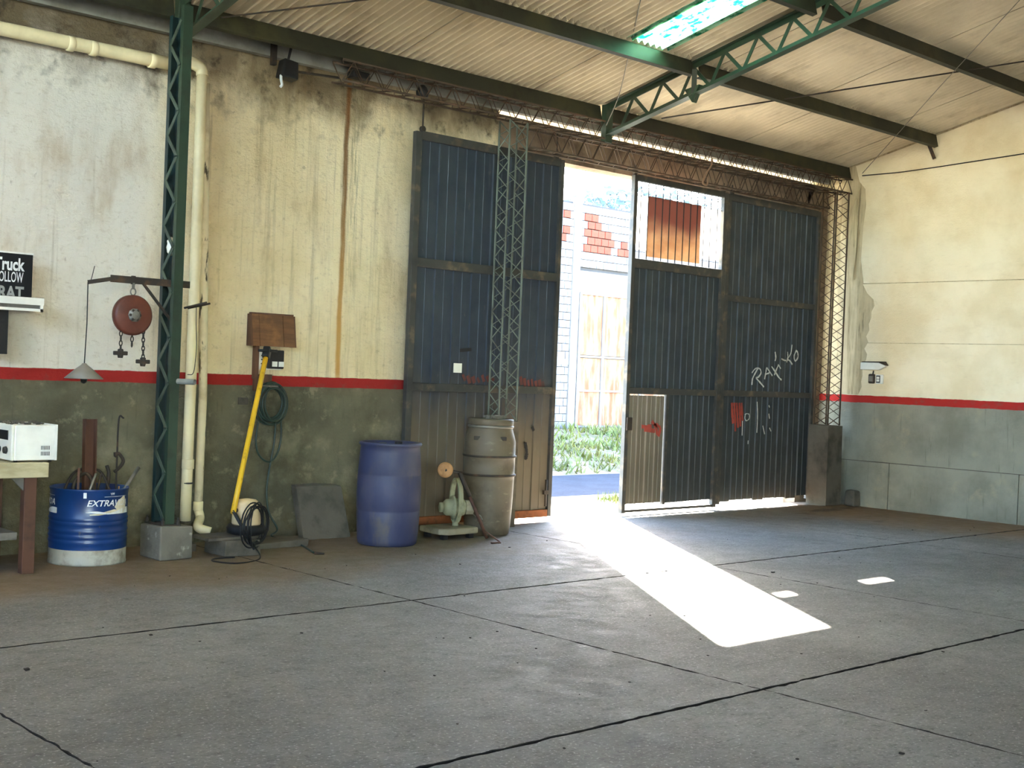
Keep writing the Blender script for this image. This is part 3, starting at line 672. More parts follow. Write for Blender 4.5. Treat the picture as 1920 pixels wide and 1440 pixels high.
while z+BH < 4.96:
    off = (j % 2)*BW/2; x = 12.9-off
    while x < 25:
        cx, cz = x+BW/2, z+BH/2
        if not (CX0 <= x and x+BW <= CX1) and not (cx > CX1 and cz < 3.62):
            if x < 16.8 or x > 20.2:                         # courses beside the stretch seen through the gap
                far.box((x+.006, NY-.02, z+.006), (x+BW-.006, NY+.03, z+BH-.006)); x += BW; continue
            isr = any(abs(cx-a) < BW*.5 and abs(cz-b) < BH*.5 for a, b in redw)
            inst('brick' if isr else 'block', me_r if isr else me_b, (x, NY-.02+random.uniform(-.004, .004), z), nb); placed += 1
        x += BW
    z += BH; j += 1
o = far.build('block_courses', 'block wall', nb); o['kind'] = 'stuff'
MB().box((CX0, NY-.05, .3), (CX1, NY+.1, 5.0)).build('concrete_column', 'pale concrete', nb)
MB().box((CX1, NY-.05, 3.17), (24, NY+.1, 3.60)).build('concrete_lintel', 'pale concrete', nb)
MB().box((16, NY-.03, 1.70), (CX0, NY+.1, 1.82)).build('tie_beam', 'pale concrete', nb)
sg = empty('sheet_metal_gate', (19.6, NY-.02, .45)); tag(sg, 'rusty corrugated sheet gate across the street', 'gate')
def corr_panel(x0, x1, z0, z1):
    b = MB(); n = int((x1-x0)/.075)*6
    for zz in (z0, z1):
        for i in range(n+1):
            xx = lerp(x0, x1, i/n); b.v.append(Vector((xx, NY-.02-.012*math.sin(2*math.pi*(xx-x0)/.15), zz)))
    b.f = [(i, i+1, n+2+i, n+1+i) for i in range(n)]; b.sm = [True]*n
    return b.build('corrugated_panel', 'rust sheet', sg)
for x0, x1 in ((18.36, 19.02), (19.10, 20.2), (20.3, 21.4)):
    for z0, z1 in ((.50, 1.18), (1.22, 1.86), (1.92, 3.14)): corr_panel(x0, x1, z0, z1)
for x in (18.32, 19.02, 20.2, 21.4): MB().box((x, NY-.06, .47), (x+.06, NY, 3.16)).build('gate_stile', 'pale concrete', sg)
for zz in (.48, 1.20, 1.89, 3.15): MB().box((18.36, NY-.05, zz-.02), (21.4, NY-.035, zz+.02)).build('gate_rail', 'pale concrete', sg)
# hillside and trees behind
hl = MB(); nx, ny = 50, 16
for j in range(ny+1):
    for i in range(nx+1):
        y = lerp(30, 140, j/ny); x = lerp(-60, 200, i/nx); hl.v.append(Vector((x, y, (y-30)*.17*max(0, min(1, (x-y*.8+14)/34))+random.uniform(0, 1.0)*(j > 2))))
hl.f = [(j*(nx+1)+i, j*(nx+1)+i+1, (j+1)*(nx+1)+i+1, (j+1)*(nx+1)+i) for j in range(ny) for i in range(nx)]; hl.sm = [True]*len(hl.f)
o = hl.build('hillside', 'hill scrub'); struct(o, 'wooded hillside far behind the neighbouring building')
def tree(px, py, Y, rad, label):
    c = at(px, py, 1, Y); e = empty('tree', (c.x, Y, 0)); tr = MB().tube([(c.x, Y, 0), (c.x+.1, Y, c.z*.6), (c.x, Y, c.z)], [.3, .22, .1], 8).build('trunk', 'bark', e)
    b = MB(); q = random.Random(int(px))
    for k in range(2600):
        d = Vector((q.gauss(0, 1), q.gauss(0, 1), q.gauss(0, 1))).normalized()*rad*q.uniform(.55, 1.0)*(1+.22*math.sin(3*k)); d.z *= .7
        p = c+d; s = q.uniform(.12, .3); a = Vector((q.gauss(0, 1), q.gauss(0, 1), q.gauss(0, 1))).normalized(); w = a.orthogonal().normalized()
        b.add([p-a*s, p+w*s*.5, p+a*s, p-w*s*.5], [(0, 1, 2, 3)])
    b.build('crown', 'leaf', e); tag(e, label, 'tree', 'trees on the hillside')
tree(1126, 452, 34, 2.4, 'hazy round tree left of the gap edge above the block wall')
tree(1172, 436, 42, 3.0, 'hazy tree just left of the barred window frame')
tree(1225, 430, 50, 3.3, 'hazy tree seen through the left top of the barred window')
tree(1275, 440, 59, 4.2, 'hazy tree seen through the middle top of the barred window')
tree(1335, 446, 69, 4.8, 'hazy tree seen through the right top of the barred window')

# ------------------------------------------------------------------ green column at the left
CX, CYF, CYB, CW = 4.62, 8.77, 8.99, .075
pe = MB().box((4.545, 8.70, 0), (4.815, 9.03, .25), .008).build('concrete_footing', 'concrete block', bevel=.012); tag(pe, 'squat concrete footing under the green column beside the blue drum', 'footing')
cl = empty('lattice_column', (CX+CW/2, 8.88, .25)); tag(cl, 'tall green lattice steel column of two channels laced together', 'column')
ch = [(0, 0), (CW, 0), (CW, .045), (CW-.007, .045), (CW-.007, .007), (.007, .007), (.007, .045), (0, .045)]
MB().prism([(CX+a, CYF+b, .25) for a, b in ch], (0, 0, 3.9)).build('front_channel', 'green steel', cl)
MB().prism([(CX+a, CYB-b, .25) for a, b in ch], (0, 0, 3.85)).build('rear_channel', 'shaded column steel', cl)
z = .30; k = 0
while z < 4.0:
    a, b = (CYF+.03, CYB-.03) if k % 2 == 0 else (CYB-.03, CYF+.03)
    for sx in (CX-.003, CX+CW+.003): MB().bar((sx, a, z), (sx, b, z+.17), .006, .030, (0, 1, 0)).build('lacing_bar', 'lacing paint', cl)
    z += .17; k += 1
MB().box((CX-.04, CYF-.03, .25), (CX+CW+.04, CYB+.03, .262)).build('base_plate', 'dark iron', cl)
for dx in (-.025, CW+.025):
    for yy in (CYF-.015, CYB+.015): MB().lathe([(.014, 0), (.014, .03), (.008, .032), (.008, .05)], (CX+dx, yy, .262), 6, smooth=False).build('anchor_bolt', 'dark iron', cl)
# things fixed on the column
q0 = at(328, 716, 1, 8.80); q1 = at(353, 716, 1, 8.66)
sp_ = MB(); sp_.tube([(CX+.06, 8.765, q1.z), (CX+.12, 8.62, q1.z)], .022, 12, cap=False); sp_.tube([(CX+.12, 8.62, q1.z), (CX+.06, 8.765, q1.z)], .018, 12, cap=False)
o = sp_.build('pipe_stub', 'galvanised'); tag(o, 'short grey pipe stub sticking out of the green column', 'pipe')
for (a, b), n in (((338, 578), 'upper'), ((342, 576), 'lower')):
    pass
h_ = MB(); p0 = Vector((CX+.09, 8.765, at(340, 577, 1, 8.76).z)); h_.tube([p0, p0+Vector((.09, -.17, .045))], .008, 6); h_.tube([p0+Vector((.03, 0, 0)), p0+Vector((.13, -.15, .04))], .008, 6)
o = h_.build('rod_hook', 'dark iron'); tag(o, 'pair of dark rod pegs welded on the green column', 'hook')
o = MB().tube(spline([p0+Vector((.05, -.09, .02)), p0+Vector((.06, -.08, -.12)), p0+Vector((.08, -.06, -.30)), p0+Vector((.07, -.05, -.48)), p0+Vector((.03, -.03, -.50))], 6), .003, 5).build('wire_loop', 'black rubber'); tag(o, 'thin black wire dangling from the column pegs', 'wire')
# plastic bag stuck in the lacing
q = at(320, 463, 0, CX+.03); bg = MB(); R2 = random.Random(2)
bg.lathe([(.005, -.06), (.03, -.045), (.035, 0), (.022, .03), (.03, .05), (.008, .07)], q, 9); bg.v = [v+Vector((R2.uniform(-.008, .008), R2.uniform(-.008, .008), R2.uniform(-.008, .008))) for v in bg.v]
tag(bg.build('plastic_bag', 'white plastic'), 'crumpled white plastic bag tucked into the column lacing', 'bag')
# jib arm with brace
JY = 8.84
ja = at(206, 522, 1, JY); jb = Vector((CX+.16, JY, ja.z)); jl = at(165, 529, 1, JY)
jib = empty('jib_bracket', (CX, JY, ja.z)); tag(jib, 'rusty flat steel jib arm with brace projecting from the column', 'bracket')
MB().box((ja.x, JY-.02, ja.z-.026), (jb.x, JY-.008, ja.z+.026)).build('arm', 'dark iron', jib)
MB().bar((ja.x+.02, JY-.014, ja.z), jl, .012, .03).build('arm_tip', 'dark iron', jib)
b0 = at(268, 531, 1, JY-.01); b1 = at(322, 603, 1, JY-.01)
MB().bar(b0, b1, .012, .03, (0, 1, 0)).build('brace', 'dark iron', jib)
MB().tube(spline([jl+Vector((.02, 0, .01)), jl+Vector((.03, 0, .05)), jl+Vector((.045, 0, .12))], 4), .003, 5).build('wire_end', 'dark iron', jib)
MB().box((at(250, 530, 1, JY).x-.02, JY-.026, ja.z-.03), (at(250, 530, 1, JY).x+.005, JY, ja.z+.032)).build('strap', 'dark iron', jib)
# lamp on a wire
lp = empty('pendant_lamp', (jl.x, JY, at(157, 700, 1, JY).z)); tag(lp, 'small grey conical lamp shade hanging on a long wire', 'lamp')
lt = at(158, 684, 1, JY); 
MB().tube([jl, lerp(jl, lt, .5)+Vector((.006, 0, 0)), lt], .004, 6).build('cord', 'black rubber', lp)
MB().lathe([(.012, .012), (.022, 0), (.06, -.03), (.136, -.098), (.133, -.100), (.055, -.034), (.012, -.012)], lt, 32).build('shade', 'lamp shade', lp)
MB().lathe([(.010, -.02), (.024, -.06), (.026, -.10), (.02, -.125), (.006, -.135)], lt, 16).build('bulb_holder', 'black plastic', lp)
# chain hoist
hc = at(248, 591, 1, JY-.02); ho = empty('chain_hoist', (hc.x, hc.y, hc.z-.35)); tag(ho, 'brown disc chain hoist hanging from the jib arm', 'hoist')
dk = MB().lathe([(.03, -.035), (.13, -.035), (.148, -.022), (.148, .022), (.13, .035), (.03, .035)], hc, 40, 'y').build('wheel_cover', 'red disc', ho)
hb = MB().lathe([(.012, -.062), (.03, -.060), (.05, -.046), (.05, -.034), (.03, -.033)], hc, 10, 'y', False).build('hub', 'grey steel', ho)
for k in range(6):
    a = k*math.pi/3; MB().lathe([(.009, -.058), (.011, -.05), (.011, -.044), (.008, -.043)], hc+Vector((math.cos(a)*.037, 0, math.sin(a)*.037)), 8, 'y').build('hub_bolt', 'dark iron', hb)
MB().tube([hc+Vector((0, 0, .148))+Vector((math.cos(a)*.02, 0, math.sin(a)*.026+.024)) for a in [k*math.pi/7 for k in range(14)]], .005, 6, True).build('ring', 'grey steel', ho)
MB().box((hc.x-.008, hc.y-.008, hc.z+.19), (hc.x+.008, hc.y+.008, ja.z-.02)).build('shackle', 'grey steel', ho)
def chain(px, y0, y1, nm='chain', top=hc.y):
    t, b = at(px, y0, 1, top), at(px-1, y1, 1, top); n = max(3, int((t.z-b.z)/.03)); m = MB()
    for k in range(n):
        c = t.lerp(b, (k+.5)/n); m.tube([c+Vector((math.cos(a)*(.012 if k % 2 else .002), math.cos(a)*(.002 if k % 2 else .012), math.sin(a)*.021)) for a in [j*math.pi/4 for j in range(8)]], .0045, 5, True)
    return m.build(nm, 'dark iron', ho), b
for px, y0, y1 in ((227, 612, 657), (269, 610, 673)):
    c_, b_ = chain(px, y0, y1)
    MB().box((b_.x-.05, b_.y-.02, b_.z-.035), (b_.x+.05, b_.y+.02, b_.z-.005)).build('end_block', 'dark iron', ho, bevel=.006)
    MB().lathe([(.018, -.055), (.022, -.04), (.022, .006), (.014, .012)], b_, 8, smooth=False).build('end_nut', 'dark iron', ho)
chain(248, 622, 650, 'short_chain')

# ------------------------------------------------------------------ pipes
p1 = at(350, 930, 1, 9.36); pt = at(377, 200, 1, 9.36)
o = empty('downpipe', (p1.x, 9.36, 0)); tag(o, 'fat cream plastic downpipe just right of the green column', 'pipe')
MB().tube([(p1.x-.005, 9.36, .20), (p1.x, 9.36, 2), (pt.x, 9.36, 3.80)], .044, 20).build('pipe', 'pvc pipe', o)
MB().lathe([(.046, 0), (.050, .005), (.050, .075), (.046, .08)], (p1.x, 9.36, .62), 20).build('socket', 'pvc pipe', o)
MB().lathe([(.0455, 0), (.0475, .003), (.0475, .010), (.0455, .013)], (p1.x, 9.36, .50), 20).build('clamp', 'black rubber', o)
MB().tube(spline([(pt.x, 9.36, 3.79), (pt.x-.01, 9.37, 3.85), (pt.x-.09, 9.39, 3.885), (pt.x-.2, 9.41, 3.88)], 6), .048, 18).build('elbow', 'pvc pipe', o)
p2 = at(371, 930, 1, 9.44); pu = at(381, 250, 1, 9.44)
o = empty('downpipe', (p2.x, 9.43, 0)); tag(o, 'thinner peeling downpipe with a bent foot behind the fat one', 'pipe')
MB().tube([(p2.x, 9.43, .27), (p2.x+.005, 9.43, 1.2), (pu.x, 9.43, 3.75)], .035, 18).build('pipe', 'peeling pipe', o)
MB().lathe([(.037, 0), (.041, .005), (.041, .07), (.037, .075)], (p2.x, 9.43, .27), 18).build('socket', 'pvc pipe', o)
e2 = at(388, 1003, 1, 9.25)
MB().tube(spline([(p2.x, 9.43, .28), (p2.x+.01, 9.41, .21), (e2.x-.05, 9.31, .15), (e2.x+.03, 9.25, .115)], 6), .037, 16).build('shoe', 'pvc pipe', o)
ha, hb2 = at(0, 55, 1, 9.43), at(330, 122, 1, 9.43)
o = empty('wall_pipe', (4, 9.43, ha.z)); tag(o, 'cream pipe running level along the wall top left of the column', 'pipe')
MB().tube([(2.2, 9.43, ha.z+.005), (hb2.x+.03, 9.43, hb2.z)], .052, 20).build('pipe', 'pvc pipe', o)
for px in (125, 168, 280): q = at(px, 90, 1, 9.43); MB().lathe([(.053, 0), (.058, .004), (.058, .05), (.053, .054)], (q.x, 9.43, ha.z+.003), 20, 'x').build('joint_collar', 'pvc pipe', o)

# ------------------------------------------------------------------ shelf with sign, top left
sz = at(40, 556, 1, 9.22).z; sxr = at(82, 560, 1, 9.22).x
o = empty('wall_shelf', (sxr-.6, 9.35, sz-.1)); tag(o, 'white wall shelf with slotted front edge under the black sign', 'shelf')
MB().box((sxr-1.6, 9.22, sz-.012), (sxr, 9.495, sz)).build('shelf_board', 'dark concrete', o)
MB().box((sxr-1.6, 9.21, sz-.055), (sxr, 9.222, sz-.003)).build('front_lip', 'white enamel', o)
MB().box((sxr-1.6, 9.225, sz-.10), (sxr-.02, 9.25, sz-.055)).build('slot', 'grey steel', o)
MB().box((sxr-1.6, 9.21, sz-.102), (sxr-.005, 9.222, sz-.082)).build('lower_lip', 'white enamel', o)
MB().box((sxr-.025, 9.21, sz-.102), (sxr-.005, 9.222, sz-.055)).build('end_lip', 'white enamel', o)
q = at(1, 600, 1, 9.40); MB().box((q.x-.06, 9.28, sz-.42), (q.x+.01, 9.495, sz-.102)).build('bracket', 'black plastic', o)
SY = 9.30; s0 = at(62, 478, 1, SY); sb_ = at(60, 553, 1, SY)
sg2 = empty('black_sign', (s0.x-.5, SY, sz)); tag(sg2, 'black sign with white lettering standing on the wall shelf', 'sign')
MB().box((s0.x-1.1, SY, sz+.001), (s0.x, SY+.012, s0.z)).build('board', 'sign black', sg2)
MB().box((s0.x-1.1, SY-.004, s0.z-.002), (s0.x+.002, SY+.016, s0.z+.010)).build('edge_strip', 'white enamel', sg2)
def letter(parent, txt, size, xr, z, m, bold=0, sx=1.):
    vs, fs = text_geo(txt, size, bold, 0, 'RIGHT'); b = MB()
    b.add([(xr+v.x*sx, SY-.002, z+v.y) for v in vs], fs); return b.build('lettering', m, parent)
tr_ = at(44, 508, 1, SY); letter(sg2, 'Truck', .125, tr_.x, tr_.z, 'print white', .004, .70)
tr_ = at(43, 530, 1, SY); letter(sg2, 'FOLLOW', .105, tr_.x, tr_.z, 'print white', .001, .46)
tr_ = at(44, 552, 1, SY); letter(sg2, 'RAT', .125, tr_.x, tr_.z-.035, 'sign grey print', .004, .8)

# ------------------------------------------------------------------ bench and small oven, left
lg = at(54, 1076, 2, 0); bx = at(91, 880, 1, lg.y-.02)
o = empty('workbench', (bx.x-.8, lg.y+.35, 0)); tag(o, 'old workbench with pale top and rusty brown legs by the drum', 'workbench')
zt = at(60, 868, 1, lg.y-.03).z; zb = at(60, 896, 1, lg.y-.03).z
MB().box((bx.x-2.2, lg.y-.03, zb), (bx.x, lg.y+.72, zt)).build('top', 'bench top', o, bevel=.006)
for xx, yy in ((lg.x-.05, lg.y-.0), (lg.x-.05, lg.y+.6), (lg.x-1.6, lg.y), (lg.x-1.6, lg.y+.6)): MB().box((xx, yy, 0), (xx+.085, yy+.07, zb)).build('leg', 'brown iron', o, bevel=.004)
zs = at(50, 1010, 1, lg.y+.1).z; MB().box((lg.x-2.0, lg.y+.08, zs), (lg.x-.06, lg.y+.62, zs+.05)).build('lower_shelf', 'grey steel', o)
MB().prism([(lg.x-.05, lg.y+.02, zb), (lg.x-.05, lg.y+.02, zb-.09), (lg.x-.14, lg.y+.02, zb)], (0, .02, 0)).build('corner_gusset', 'grey steel', o)
mx0 = at(26, 860, 1, lg.y+.02).x; mx1 = at(107, 860, 1, lg.y+.02).x; mz1 = at(60, 797, 1, lg.y+.02).z; MY = lg.y+.02
o = empty('toaster_oven', ((mx0+mx1)/2, MY+.2, zt)); tag(o, 'small white countertop oven standing on the workbench end', 'oven')
MB().box((mx0, MY, zt+.012), (mx1, MY+.42, mz1)).build('body', 'white enamel', o, bevel=.008)
MB().box((mx1-.022, MY-.004, zt+.012), (mx1-.004, MY+.424, mz1+.003)).build('rear_seam', 'white enamel', o)
fp = MB().box((mx0-.02, MY, zt+.012), (mx0, MY+.42, mz1)).build('front_panel', 'white plastic', o, bevel=.005)
MB().box((mx0-.024, MY+.06, zt+.15), (mx0-.02, MY+.36, mz1-.04)).build('window', 'black plastic', fp)
for yy in (.08, .2, .32): MB().lathe([(.02, 0), (.026, -.004), (.022, -.022), (.008, -.024)], (mx0-.02, MY+yy, zt+.08), 16, 'x').build('knob', 'black plastic', fp)
for r_ in range(2):
    for k in range(6): MB().box((mx1-.115+k*.011, MY-.002, zt+.045+r_*.04), (mx1-.111+k*.011, MY+.002, zt+.072+r_*.04)).build('vent_slot', 'black plastic', o)
for xx in (mx0+.03, mx1-.03): MB().lathe([(.012, 0), (.014, .014)], (xx, MY+.05, zt), 10).build('foot', 'black rubber', o)
gb = MB(); R3 = random.Random(8)
for k in range(60):
    x, y = R3.uniform(mx0, mx1-.03), MY+R3.uniform(.02, .4); s = R3.uniform(.004, .012); gb.box((x-s, y-s, mz1), (x+s, y+s, mz1+s*R3.uniform(.5, 1.6)), .002)
tag(gb.build('grit', 'dark concrete'), 'dark crumbs of debris lying on the small white oven', 'debris', kind='stuff')

# ------------------------------------------------------------------ blue steel drum with scrap
DC = Vector((4.105, 8.955, 0)); DR, DH = .272, .548
o = empty('oil_drum', DC); tag(o, 'cut-down blue steel oil drum with white base band, full of scrap', 'drum')
pr = [(DR-.012, .004), (DR, .0), (DR+.004, .012), (DR, .022)]
MB().lathe(pr+[(DR, .112)], DC, 56).build('base_band', 'drum white', o)
pr = [(DR, .112)]
for zz in (.165, .205, .245, .30, .33): pr += [(DR, zz-.012), (DR+.006, zz), (DR, zz+.012)]
pr += [(DR, DH-.02), (DR+.006, DH-.01), (DR+.006, DH), (DR-.004, DH), (DR-.006, .35), (DR-.006, .06)]
m = MB().lathe(pr, DC, 56); m.f.pop(-2); m.sm.pop(-2); m.build('shell', 'drum blue', o)
MB().lathe([(.0, .40), (DR-.01, .41), (DR-.01, .36)], DC, 40).build('scrap_fill', 'dark iron', o)
fd = Vector((-.416, -.909, 0)); rdv = Vector((.909, -.416, 0))
def wrap(parent, name, vs, fs, phi0, z0, m, rad=DR+.0022, sx=1.):
    b = MB(); b.add([DC+fd*rad*math.cos(phi0+v.x*sx/rad)+rdv*rad*math.sin(phi0+v.x*sx/rad)+Vector((0, 0, z0+v.y)) for v in vs], fs); return b.build(name, m, parent)
def strip(pts):  # outline of a ribbon with varying width: (x, ytop, ybot)
    n = len(pts); vs = [Vector((x, a, 0)) for x, a, b in pts]+[Vector((x, b, 0)) for x, a, b in pts]; return vs, [(i, i+1, n+i+1, n+i) for i in range(n-1)]
tv = text_geo('EXTRAVIDA', .062, .001, .28)
for ph in (-.06, -2.28):
    wrap(o, 'lettering', *tv, ph, .430, 'print white', sx=1.05)
    wrap(o, 'swoosh', *strip([(-.01+.02*i, .386+.008*math.sin(i*.5)+(.034 if i > 8 else .0)*(i-8)/6*.4, .384-.014*min(1, i/8)) for i in range(20)]), ph+.02, .0, 'print white')
    wrap(o, 'small_lettering', *text_geo('YPF', .022, .0006), ph+.62, .508, 'print white')
    wrap(o, 'rule_line', *strip([(i*.02, .497, .4945) for i in range(12)]), ph+.45, 0, 'print white')
wrap(o, 'worn_patch', *strip([(0, .43, .425), (.03, .47, .40), (.06, .485, .385), (.09, .50, .38), (.11, .50, .39), (.125, .45, .41)]), .70, -.006, 'worn print')
wrap(o, 'worn_patch', *strip([(-.02, .372, .366), (.04, .378, .364), (.10, .392, .372), (.16, .404, .384), (.22, .398, .392)]), .1, 0, 'worn print')
wrap(o, 'sticker', *strip([(0, .04, 0), (.022, .04, 0)]), -.14, .487, 'print white', DR+.008)
def scrap(name, mb, m, label): tag(mb.build(name, m), label, 'scrap', 'scrap metal standing in the blue drum')
D = lambda px, py, y: at(px, py, 1, y)
a, b = D(164, 925, 8.99), D(175, 786, 9.03); a.z = .43
m = MB().section([(-.045, 0), (.045, 0), (.045, .05), (.037, .05), (.037, .008), (-.037, .008), (-.037, .05), (-.045, .05)], a, Vector((a.x+.01, a.y+.05, b.z)), (0, -1, 0)); scrap('steel_channel', m, 'brown iron', 'tall rusty steel channel standing in the blue drum')
m = MB().bar(D(146, 925, 8.8), D(148, 878, 8.84), .016, .03); scrap('flat_bar', m, 'brown iron', 'short rusty flat bar at the near rim of the blue drum')
pts = [D(217, 925, 9.0), D(219, 870, 9.05), D(223, 786, 9.1), D(232, 784, 9.06)]; m = MB().tube(spline(pts, 5), .007, 6); scrap('bent_rod', m, 'dark iron', 'tall thin rod with hooked top in the blue drum')
pts = [D(214, 885, 9.0), D(218, 882, 9.0), D(228, 872, 9.02), D(231, 862, 9.03), D(222, 850, 9.03), D(217, 855, 9.03), D(216, 848, 9.03)]; m = MB().tube(spline(pts, 5), .013, 7); scrap('iron_hook', m, 'dark iron', 'curled iron hook high at the right of the scrap pile')
pts = [D(200, 925, 9.0), D(203, 900, 9.02), D(204, 885, 9.03), D(200, 873, 9.03)]; m = MB().tube(spline(pts, 5), [.018]*10+[.01]*6 if False else .014, 7); scrap('iron_prong', m, 'dark iron', 'curved iron prong in the middle of the blue drum')
m = MB().tube([D(228, 925, 8.9), D(260, 877, 9.0)], .014, 8); scrap('grey_pipe', m, 'grey steel', 'slanting grey pipe leaning out of the drum to the right')
m = MB().tube([D(166, 925, 8.85), D(180, 888, 8.9)], .010, 6); scrap('short_rod', m, 'grey steel', 'short slanting rod in front of the steel channel')
m = MB().tube(spline([D(118, 925, 8.98), D(132, 895, 9.0), D(150, 880, 9.02), D(185, 882, 9.02), D(200, 905, 8.98), D(202, 925, 8.95)], 6), .010, 6); scrap('wire_arch', m, 'dark iron', 'large arched iron wire across the drum mouth')
m = MB().tube(spline([D(135, 925, 8.9), D(142, 900, 8.92), D(160, 888, 8.95), D(172, 900, 8.9), D(176, 925, 8.86)], 6), .013, 6); scrap('iron_bow', m, 'dark iron', 'thick bowed iron piece left in the drum mouth')
m = MB().tube(spline([D(183, 920, 8.95), D(190, 890, 8.98), D(198, 900, 8.96), D(206, 920, 8.93)], 6), .009, 6); scrap('iron_loop', m, 'dark iron', 'narrow iron loop right of the steel channel')
m = MB().tube([D(222, 926, 8.9), D(223, 912, 8.92)], .006, 6); scrap('rod_end', m, 'pale wood', 'tiny pale rod end at the right rim of the drum')

# ------------------------------------------------------------------ wooden cover box, sockets, hose
BY = 9.42; c0 = at(476, 592, 1, BY); c1 = at(552, 650, 1, BY); zt_, zb_ = at(476, 588, 1, BY).z, at(476, 648, 1, BY).z
o = empty('wooden_box', ((c0.x+c1.x)/2, 9.43, zb_)); tag(o, 'brown wooden cover box mounted on the wall above the sockets', 'box')
for xa, xb in ((0, .16), (.17, .73), (.74, 1)):
    xa, xb = lerp(c0.x, c1.x, xa), lerp(c0.x, c1.x, xb)
    MB().prism([(xa, BY+.03, zt_), (xb, BY+.03, zt_), (xb, BY-.01, zb_), (xa, BY-.01, zb_)], (0, .018, .0)).build('board', 'box wood', o)
MB().prism([(c0.x, BY+.032, zt_), (c0.x, BY-.008, zb_), (c0.x, 9.497, zb_), (c0.x, 9.497, zt_)], (-.016, 0, 0)).build('side', 'dark wood', o)
MB().prism([(c1.x+.002, BY+.032, zt_), (c1.x+.002, BY-.008, zb_), (c1.x+.002, 9.497, zb_), (c1.x+.002, 9.497, zt_)], (.014, 0, 0)).build('side', 'dark wood', o)
MB().box((c0.x, BY+.03, zt_), (c1.x, 9.497, zt_+.014)).build('top', 'dark wood', o)
k0, k1 = at(483, 655, 1, 9.45), at(530, 692, 1, 9.45)
o = empty('socket_panel', ((k0.x+k1.x)/2, 9.48, k1.z)); tag(o, 'black and white socket panel below the wooden box', 'socket')
MB().box((k0.x, 9.47, k1.z-.01), (k1.x+.0, 9.497, k0.z)).build('back_plate', 'white plastic', o)
MB().box((k0.x+.10, 9.43, k1.z), (k1.x, 9.47, k0.z)).build('switch_block', 'black plastic', o, bevel=.008)
for k in range(2): MB().box((k0.x+.135+k*.065, 9.424, k1.z+.018), (k0.x+.185+k*.065, 9.431, k1.z+.062)).build('white_socket', 'white enamel', o)
for k in range(3): MB().lathe([(.006, 0), (.007, -.004)], (k0.x+.055, 9.47, k1.z+.04+k*.035), 8, 'y').build('screw', 'black plastic', o)
MB().box((k0.x-.02, 9.45, k1.z-.09), (k0.x+.018, 9.497, zb_)).build('conduit', 'dark wood', o)
k2 = at(503, 722, 1, 9.44); o = empty('hose_bracket', (k2.x, 9.44, k2.z-.03)); tag(o, 'small dark wooden bracket carrying the hose coil', 'bracket')
MB().box((k2.x-.12, 9.465, k2.z-.05), (k2.x+.05, 9.497, k2.z+.09)).build('back_board', 'dark wood', o); MB().box((k2.x-.05, 9.36, k2.z-.015), (k2.x+.05, 9.465, k2.z)).build('ledge', 'grey steel', o)
q = at(457, 752, 1, 9.49); MB().box((q.x-.05, 9.488, q.z-.03), (q.x+.04, 9.499, q.z+.03)).build('wall_patch', 'dark concrete', wb_)
hq = at(511, 755, 1, 9.40); R4 = random.Random(4); hs = empty('garden_hose', (hq.x, 9.4, hq.z-.3)); tag(hs, 'dark green hose coiled on the wall below the red stripe', 'hose')
for k in range(9):
    rx_, rz_ = .135+R4.uniform(-.035, .022), .165+R4.uniform(-.03, .02); dx, dz, yy = R4.uniform(-.02, .02), R4.uniform(-.02, .01), 9.37+k*.011
    MB().tube([(hq.x+dx+rx_*math.cos(a), yy, hq.z+dz+rz_*math.sin(a)) for a in [j*math.pi/18 for j in range(36)]], .0088, 7, True).build('coil', 'hose green', hs)
H = lambda px, py, y=9.41: at(px, py, 1, y)
MB().tube(spline([H(484, 790), H(480, 830), H(487, 855), H(505, 866), H(520, 850), H(527, 820), H(527, 790)], 7), .0088, 7).build('loop', 'hose green', hs)
fe = at(590, 1037, 2, .01); fm = at(560, 1020, 2, .012)
MB().tube(spline([H(517, 792), H(514, 830), H(505, 880), H(500, 920, 9.40), H(504, 960, 9.38), H(520, 992, 9.30), Vector((fm.x-.1, fm.y+.25, .05)), fm, fe], 8), .0088, 7).build('tail', 'hose green', hs)
sp2 = at(585, 1034, 2, .01); MB().tube([fe, fe+Vector((.05, -.06, 0))], [.012, .007], 8).build('nozzle', 'dark iron', hs)

# ------------------------------------------------------------------ floor polisher with cord
f0 = at(418, 1046, 2, 0); f1 = at(480, 1046, 2, 0)
blk = MB().box((f0.x+.02, f0.y+.0, 0), (f0.x+.33, f0.y+.32, .125), .006).build('concrete_kerb_block', 'dark concrete', bevel=.008); tag(blk, 'grey concrete block carrying the floor polisher', 'block')
pl_ = MB().box((f0.x-.10, f0.y+.05, .126), (f0.x+.36, f0.y+.33, .145), .003).build('flat_board', 'dark concrete'); tag(pl_, 'thin grey board lying under the floor polisher', 'board')
q = at(575, 1022, 2, 0); s2 = MB().box((f0.x+.46, f0.y+.26, 0), (f0.x+.95, f0.y+.62, .055), .012).build('stone_slab', 'dark concrete', bevel=.015); tag(s2, 'low flat stone slab between polisher and leaning slab', 'stone')
s3 = MB().box((f0.x-.30, f0.y+.40, 0), (f0.x+.0, f0.y+.66, .07), .01).build('stone_slab', 'dark concrete', bevel=.012); tag(s3, 'low dark stone slab beside the bent pipe foot', 'stone')
PBz = .146; pb = at(462, 975, 1, f0.y+.19); pb.z = PBz
fp_ = empty('floor_polisher', pb); tag(fp_, 'floor polisher with yellow pole handle leaning to the wall', 'polisher')
MB().lathe([(.12, 0), (.15, .01), (.155, .05), (.14, .075)], pb, 32).build('brush_skirt', 'black rubber', fp_)
MB().lathe([(.11, .075), (.115, .085), (.112, .20), (.10, .245), (.07, .27), (.02, .278)], pb, 32).build('motor_housing', 'cream housing', fp_)
y0_ = at(437, 962, 1, f0.y+.12); y1_ = at(500, 662, 1, 9.36)
